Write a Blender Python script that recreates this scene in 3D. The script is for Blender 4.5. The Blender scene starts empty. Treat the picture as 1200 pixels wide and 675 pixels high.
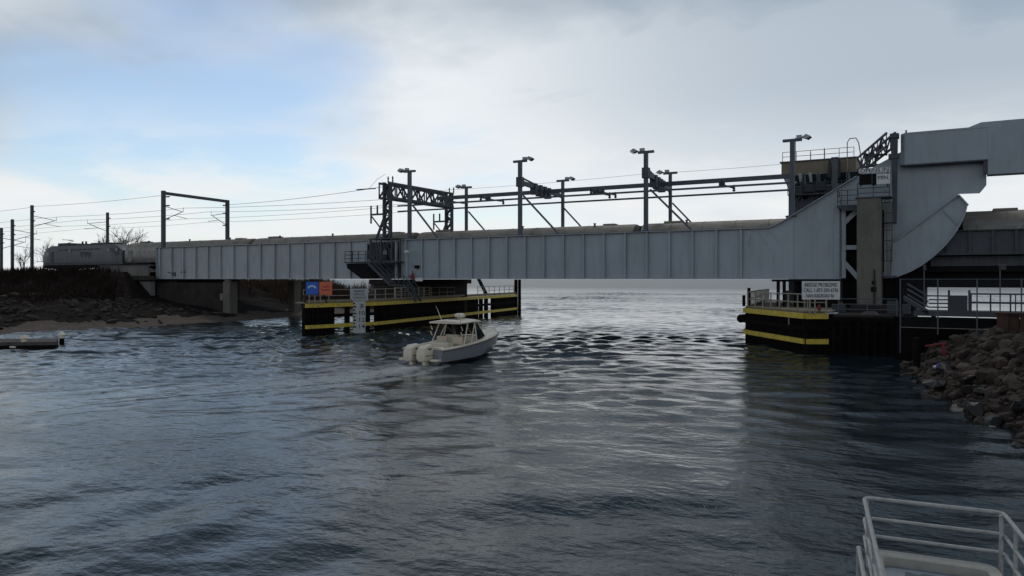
import bpy, bmesh, math, random
import numpy as np
from mathutils import Vector, Matrix
random.seed(7); rng = np.random.default_rng(7)
rad = math.radians
sc = bpy.context.scene
COL = sc.collection

# ------------------------------------------------------------------ camera
FPX, CX, HZ, EYE, YAW = 890.0, 600.0, 327.0, 5.06, rad(29.6)
cam = bpy.data.cameras.new('camera'); camo = bpy.data.objects.new('camera', cam); COL.objects.link(camo)
camo.location = (0, 0, EYE); camo.rotation_euler = (rad(90), 0, YAW)
cam.sensor_width = 36; cam.lens = 36*FPX/1200; cam.shift_y = -(337.5-HZ)/1200
cam.clip_start = 0.1; cam.clip_end = 20000
sc.camera = camo

# ------------------------------------------------------------------ sky, sun, exposure
SUN_EL, SUN_PX = rad(60), 700
w = bpy.data.worlds.new('World'); sc.world = w; w.use_nodes = True
def build_world():
    nt = w.node_tree; nt.nodes.clear(); N = nt.nodes.new; L = nt.links.new
    def math_(op, a, b=None, c=None, clamp=False):
        n = N('ShaderNodeMath'); n.operation = op; n.use_clamp = clamp
        for i, v in enumerate((a, b, c)):
            if v is None: continue
            if isinstance(v, (int, float)): n.inputs[i].default_value = v
            else: L(v, n.inputs[i])
        return n.outputs[0]
    def sstep(v, a, b):
        n = N('ShaderNodeMapRange'); n.interpolation_type = 'SMOOTHSTEP'
        L(v, n.inputs[0]); n.inputs[1].default_value = a; n.inputs[2].default_value = b
        return n.outputs[0]
    def mix(f, a, b):
        n = N('ShaderNodeMix'); n.data_type = 'RGBA'
        L(f, n.inputs[0])
        for s, v in ((6, a), (7, b)):
            if isinstance(v, tuple): n.inputs[s].default_value = (*v, 1)
            else: L(v, n.inputs[s])
        return n.outputs[2]
    tc = N('ShaderNodeTexCoord'); d = tc.outputs['Generated']
    sep = N('ShaderNodeSeparateXYZ'); L(d, sep.inputs[0]); x, y, z = sep.outputs
    zc = math_('MAXIMUM', z, 0.0); den = math_('ADD', zc, 0.16)
    cmb = N('ShaderNodeCombineXYZ'); L(math_('DIVIDE', x, den), cmb.inputs[0]); L(math_('DIVIDE', y, den), cmb.inputs[1])
    def noise(scale, detail, rough, off, dist=0.0):
        m = N('ShaderNodeMapping'); L(cmb.outputs[0], m.inputs[0]); m.inputs[1].default_value = off
        m.inputs[3].default_value = (1, 1, 1)
        n = N('ShaderNodeTexNoise'); L(m.outputs[0], n.inputs['Vector']); n.inputs['Scale'].default_value = scale
        n.inputs['Detail'].default_value = detail; n.inputs['Roughness'].default_value = rough; n.inputs['Distortion'].default_value = dist
        return n.outputs[0]
    n1 = noise(0.75, 6, .5, (15.15, 5.91, 13.52), .2); n2 = noise(0.55, 5, .5, (13.08, 16.12, 5.31)); n3 = noise(2.2, 6, .55, (15.08, 19.23, 13.46), .3)
    sky = N('ShaderNodeTexSky'); sky.sky_type = 'NISHITA'; sky.sun_disc = False
    sky.sun_elevation = SUN_EL; sky.sun_rotation = SUN_ROT; sky.dust_density = .7; sky.air_density = 1.0; sky.ozone_density = 1.5
    sc_ = N('ShaderNodeMix'); sc_.data_type = 'RGBA'; sc_.blend_type = 'MULTIPLY'; sc_.inputs[0].default_value = 1
    L(sky.outputs[0], sc_.inputs[6]); sc_.inputs[7].default_value = (BLUE[0], BLUE[1], BLUE[2], 1)
    blue = sc_.outputs[2]
    # the clear break in the overcast: a wide gap low over the far shore
    def towards(px, py, ):
        u = (px-CX)/FPX; v = (HZ-py)/FPX
        r = Vector((u*math.cos(YAW)-math.sin(YAW), u*math.sin(YAW)+math.cos(YAW), v)).normalized(); return r
    def dot(r):
        n = N('ShaderNodeVectorMath'); n.operation = 'DOT_PRODUCT'; L(d, n.inputs[0]); n.inputs[1].default_value = r; return n.outputs['Value']
    gap = math_('MAXIMUM', sstep(dot(towards(250, 165)), math.cos(rad(19)), math.cos(rad(4))),
                math_('MULTIPLY', sstep(dot(towards(560, 235)), math.cos(rad(11)), math.cos(rad(2))), .85))
    cov = math_('SUBTRACT', math_('ADD', math_('MULTIPLY', n1, 1.1), math_('MULTIPLY', n3, .35)), math_('MULTIPLY', gap, .42))
    cmask = sstep(cov, .24, .60)
    # cloud tone: thin and bright low down, thicker and greyer higher up
    thick = sstep(math_('ADD', math_('ADD', math_('MULTIPLY', n2, 1.15), math_('MULTIPLY', n3, .32)), math_('MULTIPLY', zc, 0.65)), .80, 1.13)
    bank = math_('MULTIPLY', sstep(dot(towards(1300, -120)), math.cos(rad(44)), math.cos(rad(8))), math_('MULTIPLY', sstep(zc, .05, .24), .8))
    thick = math_('MAXIMUM', thick, bank)
    sunny = sstep(dot(SUN_DIR), .2, 1.0)
    ctone = mix(thick, (.84, .88, .915), (.36, .44, .53))
    ctone = mix(math_('MULTIPLY', sstep(zc, .28, .58), .96), ctone, (.088, .13, .185))  # unseen upper sky darkened so the water reflects a deeper tone
    low = math_('SUBTRACT', 1.0, sstep(zc, .04, .24))
    wisps = math_('MULTIPLY', math_('MULTIPLY', low, sstep(n3, .36, .66)), .95)
    col = mix(cmask, blue, ctone)
    col = mix(wisps, col, (.92, .915, .90))
    veil = math_('MULTIPLY', math_('SUBTRACT', 1.0, sstep(zc, .0, .15)), .7)
    col = mix(veil, col, (.80, .845, .885))
    bg = N('ShaderNodeBackground'); L(col, bg.inputs[0]); bg.inputs[1].default_value = 1.0
    out = N('ShaderNodeOutputWorld'); L(bg.outputs[0], out.inputs[0])
u_ = (SUN_PX-CX)/FPX
sx, sy = u_*math.cos(YAW)-math.sin(YAW), u_*math.sin(YAW)+math.cos(YAW)
l_ = math.hypot(sx, sy); sx, sy = sx/l_, sy/l_
SUN_DIR = Vector((sx*math.cos(SUN_EL), sy*math.cos(SUN_EL), math.sin(SUN_EL)))
SUN_ROT = math.atan2(sx, sy)
BLUE = (.130, .128, .124)      # sky strength
build_world()
sun = bpy.data.lights.new('sun', 'SUN'); sun.energy = 0.7; sun.angle = rad(12); sun.color = (1, .96, .9)
suno = bpy.data.objects.new('sun', sun); COL.objects.link(suno)
suno.rotation_euler = (-SUN_DIR).to_track_quat('-Z', 'Y').to_euler()
sc.view_settings.view_transform = 'Standard'; sc.view_settings.look = 'None'
sc.view_settings.exposure = 0.0; sc.view_settings.gamma = 1

# ------------------------------------------------------------------ pixel -> place helpers
CR, SR = math.cos(YAW), math.sin(YAW)
def ray(px): u = (px-CX)/FPX; return (u*CR-SR, u*SR+CR)
def onY(px, py, y): r = ray(px); t = y/r[1]; return Vector((r[0]*t, y, EYE-(py-HZ)/FPX*t))
def onZ(px, py, z=0.0): r = ray(px); t = (EYE-z)*FPX/(py-HZ); return Vector((r[0]*t, r[1]*t, z))
def atD(px, py, t): r = ray(px); return Vector((r[0]*t, r[1]*t, EYE-(py-HZ)/FPX*t))
def xat(px, y): r = ray(px); return r[0]*y/r[1]
def cw(X, Z, z=0): return Vector((X*CR-Z*SR, X*SR+Z*CR, z))     # camera ground coordinates -> world

# ------------------------------------------------------------------ materials
def M(name, col, rough=.6, metal=0.0, var=.18, scale=1.5, bump=0.0, bscale=25., stain=None, sscale=(1.2, 1.2, .15), samt=.5, rand=.08, spec=.4):
    m = bpy.data.materials.new(name); m.use_nodes = True; nt = m.node_tree; N = nt.nodes.new; L = nt.links.new
    b = nt.nodes['Principled BSDF']; b.inputs['Roughness'].default_value = rough; b.inputs['Metallic'].default_value = metal
    b.inputs['Specular IOR Level'].default_value = spec
    g = N('ShaderNodeNewGeometry'); n = N('ShaderNodeTexNoise'); L(g.outputs['Position'], n.inputs['Vector'])
    n.inputs['Scale'].default_value = scale; n.inputs['Detail'].default_value = 6; n.inputs['Roughness'].default_value = .62
    oi = N('ShaderNodeObjectInfo')
    mr = N('ShaderNodeMapRange'); L(n.outputs[0], mr.inputs[0]); mr.inputs[1].default_value = .3; mr.inputs[2].default_value = .7
    mr.inputs[3].default_value = 1-var; mr.inputs[4].default_value = 1+var
    rr = N('ShaderNodeMapRange'); L(oi.outputs['Random'], rr.inputs[0]); rr.inputs[3].default_value = 1-rand; rr.inputs[4].default_value = 1+rand
    mu = N('ShaderNodeMath'); mu.operation = 'MULTIPLY'; L(mr.outputs[0], mu.inputs[0]); L(rr.outputs[0], mu.inputs[1])
    vm = N('ShaderNodeVectorMath'); vm.operation = 'SCALE'; vm.inputs[0].default_value = col; L(mu.outputs[0], vm.inputs['Scale'])
    src = vm.outputs[0]
    if stain:
        mp = N('ShaderNodeMapping'); L(g.outputs['Position'], mp.inputs[0]); mp.inputs[3].default_value = sscale
        n2 = N('ShaderNodeTexNoise'); L(mp.outputs[0], n2.inputs['Vector']); n2.inputs['Scale'].default_value = 2.2
        n2.inputs['Detail'].default_value = 7; n2.inputs['Roughness'].default_value = .65
        r2 = N('ShaderNodeMapRange'); L(n2.outputs[0], r2.inputs[0]); r2.inputs[1].default_value = .48; r2.inputs[2].default_value = .78; r2.inputs[4].default_value = samt
        mx = N('ShaderNodeMix'); mx.data_type = 'RGBA'; L(r2.outputs[0], mx.inputs[0]); L(src, mx.inputs[6]); mx.inputs[7].default_value = (*stain, 1)
        src = mx.outputs[2]
    L(src, b.inputs['Base Color'])
    if bump:
        n3 = N('ShaderNodeTexNoise'); L(g.outputs['Position'], n3.inputs['Vector']); n3.inputs['Scale'].default_value = bscale; n3.inputs['Detail'].default_value = 5
        bp = N('ShaderNodeBump'); bp.inputs['Strength'].default_value = bump; bp.inputs['Distance'].default_value = .05
        L(n3.outputs[0], bp.inputs['Height']); L(bp.outputs[0], b.inputs['Normal'])
    return m
mt = {}
mt['girder'] = M('painted_steel_grey', (.315, .355, .395), .55, 0, .08, .35, stain=(.19, .205, .215), samt=.45, rand=.045)
mt['girder2'] = M('painted_steel_approach', (.355, .385, .415), .55, 0, .08, .35, stain=(.17, .16, .15), samt=.5, rand=.06)
mt['dsteel'] = M('dark_weathered_steel', (.055, .062, .075), .6, .0, .2, 2, stain=(.06, .04, .03), samt=.4)
mt['post'] = M('post_steel_bluegrey', (.075, .09, .11), .55, .0, .15, 1.5)
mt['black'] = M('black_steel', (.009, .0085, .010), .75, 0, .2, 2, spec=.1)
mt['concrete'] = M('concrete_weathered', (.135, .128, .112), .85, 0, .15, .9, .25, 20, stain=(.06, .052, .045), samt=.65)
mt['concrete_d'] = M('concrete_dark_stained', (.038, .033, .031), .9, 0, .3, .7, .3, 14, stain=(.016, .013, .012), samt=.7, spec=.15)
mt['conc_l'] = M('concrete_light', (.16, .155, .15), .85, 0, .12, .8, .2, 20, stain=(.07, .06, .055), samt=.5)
mt['timber'] = M('creosote_timber', (.0075, .0062, .006), .85, 0, .35, 2, .3, 18, stain=(.016, .013, .011), samt=.4, spec=.08)
mt['yellow'] = M('yellow_paint', (.64, .48, .065), .6, 0, .15, 1.6, stain=(.14, .10, .04), sscale=(2.5, 2.5, 1.6), samt=.85)
mt['rail'] = M('galvanised_rail', (.29, .265, .215), .55, .15, .15, 3)
mt['deckw'] = M('walkway_planking', (.24, .205, .15), .8, 0, .2, 2)
mt['sign'] = M('sign_white', (.62, .625, .63), .5, 0, .06, 3)
mt['signtxt'] = M('sign_lettering', (.02, .02, .022), .6, 0, 0, 3, rand=0)
mt['gauge'] = M('gauge_white', (.42, .44, .46), .5, 0, .08, 3, stain=(.25, .25, .22), samt=.4)
mt['blue'] = M('sign_blue', (.014, .10, .46), .45, 0, .08, 3)
mt['lblue'] = M('sign_pale_blue', (.45, .60, .80), .5, 0, .05, 3)
mt['orange'] = M('sign_orange', (.58, .13, .055), .45, 0, .06, 3)
mt['dorange'] = M('sign_dark_orange', (.33, .045, .02), .5, 0, .05, 3)
mt['red'] = M('red_paint', (.20, .012, .018), .5, 0, .2, 3)
mt['gel'] = M('white_gelcoat', (.66, .59, .48), .28, 0, .04, 2, spec=.5)
mt['hullgrey'] = M('hull_grey_gelcoat', (.21, .23, .255), .22, 0, .05, 1.5, stain=(.25, .25, .22), samt=.3, spec=.5)
mt['cush'] = M('cream_upholstery', (.55, .46, .35), .7, 0, .08, 5)
mt['cream'] = M('cream_liner', (.58, .53, .43), .45, 0, .06, 4)
mt['glass'] = M('tinted_glass', (.012, .025, .026), .06, 0, .1, 2, spec=.6)
mt['alu'] = M('white_tube', (.55, .56, .56), .35, .1, .08, 6)
mt['stain'] = M('stainless_train', (.22, .215, .20), .5, .25, .22, .5, stain=(.12, .11, .09), sscale=(.5, .5, .5), samt=.7, rand=.14)
mt['roof'] = M('train_roof_grime', (.23, .205, .175), .6, .1, .2, .5, stain=(.09, .08, .065), sscale=(.35, 1.2, 1.2), samt=.8, rand=.12)
mt['loco'] = M('locomotive_silver', (.085, .092, .108), .5, .1, .1, .8, stain=(.13, .13, .13), samt=.5)
mt['locod'] = M('locomotive_dark_band', (.022, .026, .035), .5, 0, .2, 1)
mt['ballast'] = M('ballast', (.11, .095, .085), .95, 0, .4, 6, .6, 30)
mt['earth'] = M('embankment_earth', (.018, .0135, .012), .95, 0, .45, 1.3, .6, 6, stain=(.03, .021, .018), sscale=(.6, .6, .6), samt=.6, spec=.1)
mt['sand'] = M('beach_sand', (.105, .080, .062), .95, 0, .25, 1.2, .4, 9, stain=(.04, .03, .025), sscale=(.5, .5, .5), samt=.7)
mt['brush'] = M('dry_brush', (.026, .0165, .0135), .95, 0, .5, .6, rand=0, spec=.1)
mt['brush2'] = M('dry_reeds', (.075, .05, .033), .95, 0, .4, .6, rand=0, spec=.1)
mt['bark'] = M('bare_bark', (.13, .115, .105), .95, 0, .2, 1)
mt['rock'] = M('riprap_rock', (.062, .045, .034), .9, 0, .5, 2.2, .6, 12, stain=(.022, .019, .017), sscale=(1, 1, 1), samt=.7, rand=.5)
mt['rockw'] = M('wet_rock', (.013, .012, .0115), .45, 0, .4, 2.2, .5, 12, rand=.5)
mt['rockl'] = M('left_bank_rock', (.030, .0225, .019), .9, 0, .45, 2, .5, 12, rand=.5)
mt['bed'] = M('river_bed', (.02, .02, .018), .95, 0, .3, .5)
mt['dock'] = M('dock_planks', (.08, .07, .062), .85, 0, .3, 2, .3, 15, rand=.2)
mt['lampg'] = M('lamp_housing', (.30, .31, .32), .4, .2, .1, 4)
mt['tan'] = M('tan_cladding', (.20, .17, .12), .7, 0, .12, .7, stain=(.09, .08, .06), samt=.4)
mt['rust'] = M('rusty_sheeting', (.05, .025, .019), .85, 0, .3, 1.5, stain=(.02, .013, .011), samt=.6)
mt['dkgrey'] = M('dark_grey_paint', (.045, .05, .058), .6, 0, .15, 1)
mt['bluep'] = M('blue_plastic', (.02, .06, .62), .35, 0, .1, 4)
mt['fgrail'] = M('foreground_white_rail', (.36, .365, .36), .38, .05, .18, 9, .2, 60, stain=(.20, .17, .13), sscale=(5, 5, 5), samt=.7)
mt['fgcoam'] = M('foreground_coaming', (.37, .355, .315), .55, 0, .12, 6, .15, 40, stain=(.30, .26, .2), sscale=(6, 6, 6), samt=.5)
mt['fgdeck'] = M('foreground_deck', (.30, .335, .38), .6, 0, .10, 5, .15, 60, stain=(.2, .22, .24), sscale=(5, 5, 5), samt=.6)
mt['fgpatch'] = M('foreground_deck_patch', (.10, .12, .14), .7, 0, .1, 6)

# ------------------------------------------------------------------ mesh helpers
class MB:
    def __init__(s): s.v = []; s.f = []
    def add(s, vs, fs): o = len(s.v); s.v += [tuple(p) for p in vs]; s.f += [tuple(i+o for i in q) for q in fs]; return s
    def box(s, a, b):
        x0, y0, z0 = a; x1, y1, z1 = b
        return s.add([(x0,y0,z0),(x1,y0,z0),(x1,y1,z0),(x0,y1,z0),(x0,y0,z1),(x1,y0,z1),(x1,y1,z1),(x0,y1,z1)],
                     [(3,2,1,0),(4,5,6,7),(0,1,5,4),(1,2,6,5),(2,3,7,6),(3,0,4,7)])
    def bar(s, p, q, wd, ht=None, up=(0,0,1)):
        p, q = Vector(p), Vector(q); ht = ht or wd; d = (q-p).normalized(); up = Vector(up)
        if abs(d.dot(up)) > .98: up = Vector((0,1,0)) if abs(d.y) < .9 else Vector((1,0,0))
        sd = d.cross(up).normalized()*wd/2; u = sd.cross(d).normalized()*ht/2
        return s.add([p-sd-u,p+sd-u,p+sd+u,p-sd+u,q-sd-u,q+sd-u,q+sd+u,q-sd+u],
                     [(3,2,1,0),(4,5,6,7),(0,1,5,4),(1,2,6,5),(2,3,7,6),(3,0,4,7)])
    def tube(s, pts, r, n=8, cap=True):
        pts = [Vector(p) for p in pts]; rs = r if isinstance(r, (list, tuple)) else [r]*len(pts)
        rings = []; prev = None
        for i, p in enumerate(pts):
            d = (pts[min(i+1,len(pts)-1)]-pts[max(i-1,0)]).normalized()
            up = prev or (Vector((0,0,1)) if abs(d.z) < .95 else Vector((1,0,0)))
            a = d.cross(up).normalized(); b = a.cross(d).normalized(); prev = b
            rings.append([p+(a*math.cos(2*math.pi*k/n)+b*math.sin(2*math.pi*k/n))*rs[i] for k in range(n)])
        vs = [v for g in rings for v in g]; fs = []
        for i in range(len(pts)-1):
            for k in range(n): fs.append((i*n+k, i*n+(k+1)%n, (i+1)*n+(k+1)%n, (i+1)*n+k))
        if cap: fs += [tuple(range(n-1,-1,-1)), tuple((len(pts)-1)*n+k for k in range(n))]
        return s.add(vs, fs)
    def prism(s, poly, ext):
        n = len(poly); ext = Vector(ext); a = [Vector(p) for p in poly]; b = [p+ext for p in a]
        return s.add(a+b, [tuple(range(n)), tuple(range(2*n-1,n-1,-1))]+[(i,(i+1)%n,n+(i+1)%n,n+i) for i in range(n)])
    def lathe(s, c, prof, n=12):
        vs = []; fs = []
        for r, z in prof:
            for k in range(n): a = 2*math.pi*k/n; vs.append((c[0]+r*math.cos(a), c[1]+r*math.sin(a), c[2]+z))
        for i in range(len(prof)-1):
            for k in range(n): fs.append((i*n+k, i*n+(k+1)%n, (i+1)*n+(k+1)%n, (i+1)*n+k))
        fs += [tuple(range(n-1,-1,-1)), tuple((len(prof)-1)*n+k for k in range(n))]
        return s.add(vs, fs)
    def loft(s, rings, closed=True, caps=True):
        n = len(rings[0]); vs = [v for g in rings for v in g]; fs = []
        for i in range(len(rings)-1):
            for k in range(n if closed else n-1): fs.append((i*n+k, i*n+(k+1)%n, (i+1)*n+(k+1)%n, (i+1)*n+k))
        if caps: fs += [tuple(range(n-1,-1,-1)), tuple((len(rings)-1)*n+k for k in range(n))]
        return s.add(vs, fs)
OFF = {}
def tag(o, label, cat, group=None):
    o['label'] = label; o['category'] = cat
    if group: o['group'] = group
    return o
def thing(name, label, cat, base=(0,0,0), group=None, rot=None):
    o = bpy.data.objects.new(name, None); COL.objects.link(o); o.empty_display_size = .3
    o.location = base; tag(o, label, cat, group)
    if rot is not None: o.rotation_euler = (0,0,rot); OFF[o.name] = Vector((0,0,0))
    else: OFF[o.name] = Vector(base)
    return o
def P(name, mb, mat, parent=None, label=None, smooth=False, bevel=0.0, kind=None, base=None):
    off = OFF[parent.name] if parent else Vector(base or (0,0,0))
    me = bpy.data.meshes.new(name); me.from_pydata([Vector(v)-off for v in mb.v], [], mb.f); me.update()
    bm = bmesh.new(); bm.from_mesh(me); bmesh.ops.recalc_face_normals(bm, faces=bm.faces)
    if bevel:
        bmesh.ops.bevel(bm, geom=[e for e in bm.edges if len(e.link_faces) == 2 and e.calc_face_angle(0) > .6], offset=bevel, segments=2, affect='EDGES', profile=.5)
    bm.to_mesh(me); bm.free()
    if smooth:
        me.polygons.foreach_set('use_smooth', [True]*len(me.polygons)); me.set_sharp_from_angle(angle=rad(40))
    me.materials.append(mt[mat] if isinstance(mat, str) else mat)
    o = bpy.data.objects.new(name, me); COL.objects.link(o)
    if parent: o.parent = parent
    else: o.location = off
    OFF[o.name] = off
    if label: o['label'] = label
    if kind: o['kind'] = kind
    return o
def PC(src, delta, parent=None):
    c = src.copy(); COL.objects.link(c); c.parent = parent or src.parent; c.location = Vector(src.location)+Vector(delta)
    OFF[c.name] = OFF[src.name]; return c
def copy_tree(root, delta, label, parent=None):
    c = root.copy(); COL.objects.link(c); c.location = Vector(root.location)+(Vector(delta) if parent is None else Vector())
    OFF[c.name] = OFF[root.name]
    if parent: c.parent = parent
    elif label: c['label'] = label
    for ch in root.children: copy_tree(ch, delta, None, c)
    return c
def railing(parent, pts, h, step, mat='rail', r=.035, rails=2, prefix=''):
    pts = [Vector(p) for p in pts]
    for k in range(rails):
        hh = h*(k+1)/rails
        P(prefix+'rail', MB().tube([p+Vector((0,0,hh)) for p in pts], r, 6), mat, parent, smooth=True)
    for i in range(len(pts)-1):
        n = max(1, round((pts[i+1]-pts[i]).length/step))
        for k in range(n+(1 if i == len(pts)-2 else 0)):
            q = pts[i].lerp(pts[i+1], k/n); P(prefix+'post', MB().tube([q, q+Vector((0,0,h))], r*1.15, 6), mat, parent)
FONT_CACHE = {}
def text_part(name, body, size, center, right, up, mat, parent, width=None, bold=.0):
    """flat lettering, its plane spanned by right and up, centred"""
    cu = bpy.data.curves.new('lettering', 'FONT'); cu.body = body; cu.size = size; cu.align_x = 'CENTER'; cu.align_y = 'CENTER'; cu.extrude = .006; cu.offset = bold; cu.resolution_u = 3
    ob = bpy.data.objects.new('lettering_tmp', cu); COL.objects.link(ob)
    me = bpy.data.meshes.new_from_object(ob.evaluated_get(bpy.context.evaluated_depsgraph_get()))
    bpy.data.objects.remove(ob)
    right, up = Vector(right).normalized(), Vector(up).normalized(); nrm = right.cross(up)
    xs = [v.co.x for v in me.vertices]; s = 1.0
    if width and xs: s = width/(max(xs)-min(xs)); mid = (max(xs)+min(xs))/2
    else: mid = 0
    off = OFF[parent.name]
    for v in me.vertices:
        c = v.co.copy(); v.co = Vector(center)+right*((c.x-mid)*s)+up*c.y+nrm*c.z-off
    me.materials.clear(); me.materials.append(mt[mat]); o = bpy.data.objects.new(name, me); COL.objects.link(o); o.parent = parent; OFF[o.name] = off
    return o
def structure(o): o['kind'] = 'structure'; return o

# ================================================================== THE SETTING
# ------------------------------------------------------------------ water
def axis(lo, hi, step, far, grow=1.16):
    a = list(np.arange(lo, hi+step/2, step)); s = step; x = a[-1]
    while x < far: s *= grow; x += s; a.append(x)
    s = step; x = a[0]; b = []
    while x > -far: s *= grow; x -= s; b.append(x)
    return np.array(b[::-1]+a)
BOAT = onZ(489, 428); BOAT_DIR = Vector((math.sin(rad(-2)), math.cos(rad(-2)), 0))
WAKE = [BOAT.xy, onZ(455, 436).xy, onZ(400, 443).xy, onZ(300, 450).xy, onZ(150, 460).xy, onZ(-100, 485).xy, onZ(-300, 520).xy]
def polydist(X, Y, pts):
    best = np.full(X.shape, 1e9); along = np.zeros(X.shape); acc = 0
    for a, b in zip(pts[:-1], pts[1:]):
        d = np.array(b)-np.array(a); l = np.hypot(*d)
        t = np.clip(((X-a[0])*d[0]+(Y-a[1])*d[1])/l**2, 0, 1)
        q = np.hypot(X-a[0]-t*d[0], Y-a[1]-t*d[1]); m = q < best
        best = np.where(m, q, best); along = np.where(m, acc+t*l, along); acc += l
    return best, along
# ------------------------------------------------------------------ smooth value noise for terrain
def vnoise(X, Y, s, seed):
    r = np.random.default_rng(seed); g = r.random((128, 128)); x = X/s; y = Y/s
    xi = np.floor(x).astype(int); yi = np.floor(y).astype(int); fx = x-xi; fy = y-yi; fx = fx*fx*(3-2*fx); fy = fy*fy*(3-2*fy)
    a = g[xi % 128, yi % 128]; b = g[(xi+1) % 128, yi % 128]; c = g[xi % 128, (yi+1) % 128]; d = g[(xi+1) % 128, (yi+1) % 128]
    return (a*(1-fx)+b*fx)*(1-fy)+(c*(1-fx)+d*fx)*fy
def sm(x, a, b): t = np.clip((x-a)/(b-a), 0, 1); return t*t*(3-2*t)
def build_water():
    xs = axis(-125, 14, .27, 14000); ys = axis(2, 98, .26, 6000); ys = np.concatenate([ys[ys < 98], np.arange(98.2, 262, .55), 262+np.cumsum(.6*1.16**np.arange(58))])
    X, Y = np.meshgrid(xs, ys); Z = np.zeros_like(X)
    wd, al = polydist(X, Y, WAKE)
    wake = np.exp(-(wd/(1.7+.10*al))**4)*np.exp(-al/60)
    # gentle domain warp so that wave trains are not ruler straight
    WX = X+1.6*np.sin(.11*X+.07*Y+1)+1.1*np.sin(.19*Y-.09*X); WY = Y+1.6*np.sin(.09*X-.12*Y+2)+1.0*np.sin(.21*X+.05*Y)
    r = np.random.default_rng(11)
    main = rad(112)
    zone = .80+1.65*sm(Y, 12, 36)-1.05*sm(Y, 54, 100)
    for lam, n, sl, spread in ((7.5, 6, .022, .4), (3.8, 9, .032, .5), (2.1, 11, .048, .55), (1.15, 12, .036, .8)):
        for _ in range(n):
            l = lam*r.uniform(.72, 1.35); th = main+r.normal(0, spread); k = 2*np.pi/l; ph = r.uniform(0, 6.28)
            env = .55+.45*np.sin(.05*(X*math.cos(th*3)+Y*math.sin(th*3))+ph*2)
            Z += sl/k*np.sin(k*(WX*math.cos(th)+WY*math.sin(th))+ph)*env*(zone if lam < 3 else .85)
    Z *= (1-.55*sm(X, -16, -7)*sm(Y, 18, 30))*(.75+.45*np.sin(.045*X+.06*Y+.8)*np.sin(.07*X-.03*Y))
    Z *= (.45+1.05*vnoise(X+.3*Y, Y, 8.0, 31))*(1-.72*np.clip(wake*1.3, 0, 1))
    wl_ = 1.5+.085*al; Z += .045*np.exp(-((wd-wl_)/(.5+.03*al))**2)*np.exp(-al/40)*(.4+vnoise(X, Y, 2.2, 33))*np.cos(2*np.pi*(wd-wl_)/(1.1+.03*al))
    # diverging wake of the boat: wave trains out to either side of its track
    a = -((X-BOAT.x)*BOAT_DIR.x+(Y-BOAT.y)*BOAT_DIR.y)+7; b = (X-BOAT.x)*BOAT_DIR.y-(Y-BOAT.y)*BOAT_DIR.x
    ap = np.clip(a, .5, None)
    for sgn in (1, -1):
        off = sgn*b-.36*ap
        e = np.exp(-(off/(1.2+.10*ap))**2)*(a > .5)*np.exp(-ap/40)
        Z += .05*e*(.3+vnoise(X, Y, 3.7, 21)*1.2)*np.cos(2*np.pi/2.3*(off*.92+.18*ap)+3*vnoise(X, Y, 5.0, 22))
    fx = np.clip(np.minimum(X+125+25, 14+25-X)/25, 0, 1); fy = np.clip(np.minimum(Y-2+25, 262+25-Y)/25, 0, 1); Z *= np.clip(fx*fy, 0, 1)
    # churned water behind the outboards
    r2 = np.hypot(X-BOAT.x, Y-BOAT.y)
    churn = np.exp(-(wd/(1.25+.10*al))**2)*np.exp(-al/13)
    Z += churn*.05*np.sin(5.1*X+2*np.sin(3.3*Y))*np.sin(4.3*Y+2*np.sin(2.9*X))
    ny, nx = X.shape
    co = np.stack([X, Y, Z], -1).reshape(-1, 3)
    i = np.arange(ny*nx).reshape(ny, nx)
    q = np.stack([i[:-1,:-1], i[:-1,1:], i[1:,1:], i[1:,:-1]], -1).reshape(-1, 4)
    me = bpy.data.meshes.new('water'); me.vertices.add(len(co)); me.vertices.foreach_set('co', co.ravel())
    me.loops.add(q.size); me.loops.foreach_set('vertex_index', q.ravel().astype(np.int32))
    me.polygons.add(len(q)); me.polygons.foreach_set('loop_start', np.arange(0, q.size, 4, dtype=np.int32)); me.polygons.foreach_set('loop_total', np.full(len(q), 4, np.int32))
    me.update(); me.validate(); me.polygons.foreach_set('use_smooth', [True]*len(me.polygons))
    churn = np.clip(churn+.55*np.exp(-((wd-1.7-.10*al)/.28)**2)*np.exp(-al/22), 0, 1)
    at = me.attributes.new('foam', 'FLOAT', 'POINT'); at.data.foreach_set('value', churn.ravel().astype(np.float32))
    at = me.attributes.new('wake', 'FLOAT', 'POINT'); at.data.foreach_set('value', wake.ravel().astype(np.float32))
    o = bpy.data.objects.new('water', me); COL.objects.link(o); structure(o)
    m = bpy.data.materials.new('river_water'); m.use_nodes = True; nt = m.node_tree; N = nt.nodes.new; L = nt.links.new
    p = nt.nodes['Principled BSDF']; p.inputs['IOR'].default_value = 1.333; p.inputs['Roughness'].default_value = .07
    g = N('ShaderNodeNewGeometry')
    def noise(sc_, rot, scale, det):
        mp = N('ShaderNodeMapping'); L(g.outputs['Position'], mp.inputs[0]); mp.inputs[3].default_value = sc_; mp.inputs[2].default_value = (0,0,rot)
        n = N('ShaderNodeTexNoise'); L(mp.outputs[0], n.inputs['Vector']); n.inputs['Scale'].default_value = scale; n.inputs['Detail'].default_value = det; n.inputs['Roughness'].default_value = .55; return n.outputs[0]
    a1 = noise((.85, 1.2, 1), rad(12), 1.5, 6); a2 = noise((.85, 1.2, 1), rad(-25), 4.2, 4)
    big = noise((.7, 1.3, 1), .3, .13, 3)
    calm = N('ShaderNodeMapRange'); L(big, calm.inputs[0]); calm.inputs[1].default_value = .38; calm.inputs[2].default_value = .62; calm.inputs[3].default_value = .15; calm.inputs[4].default_value = 1.
    wk = N('ShaderNodeAttribute'); wk.attribute_name = 'wake'
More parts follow.
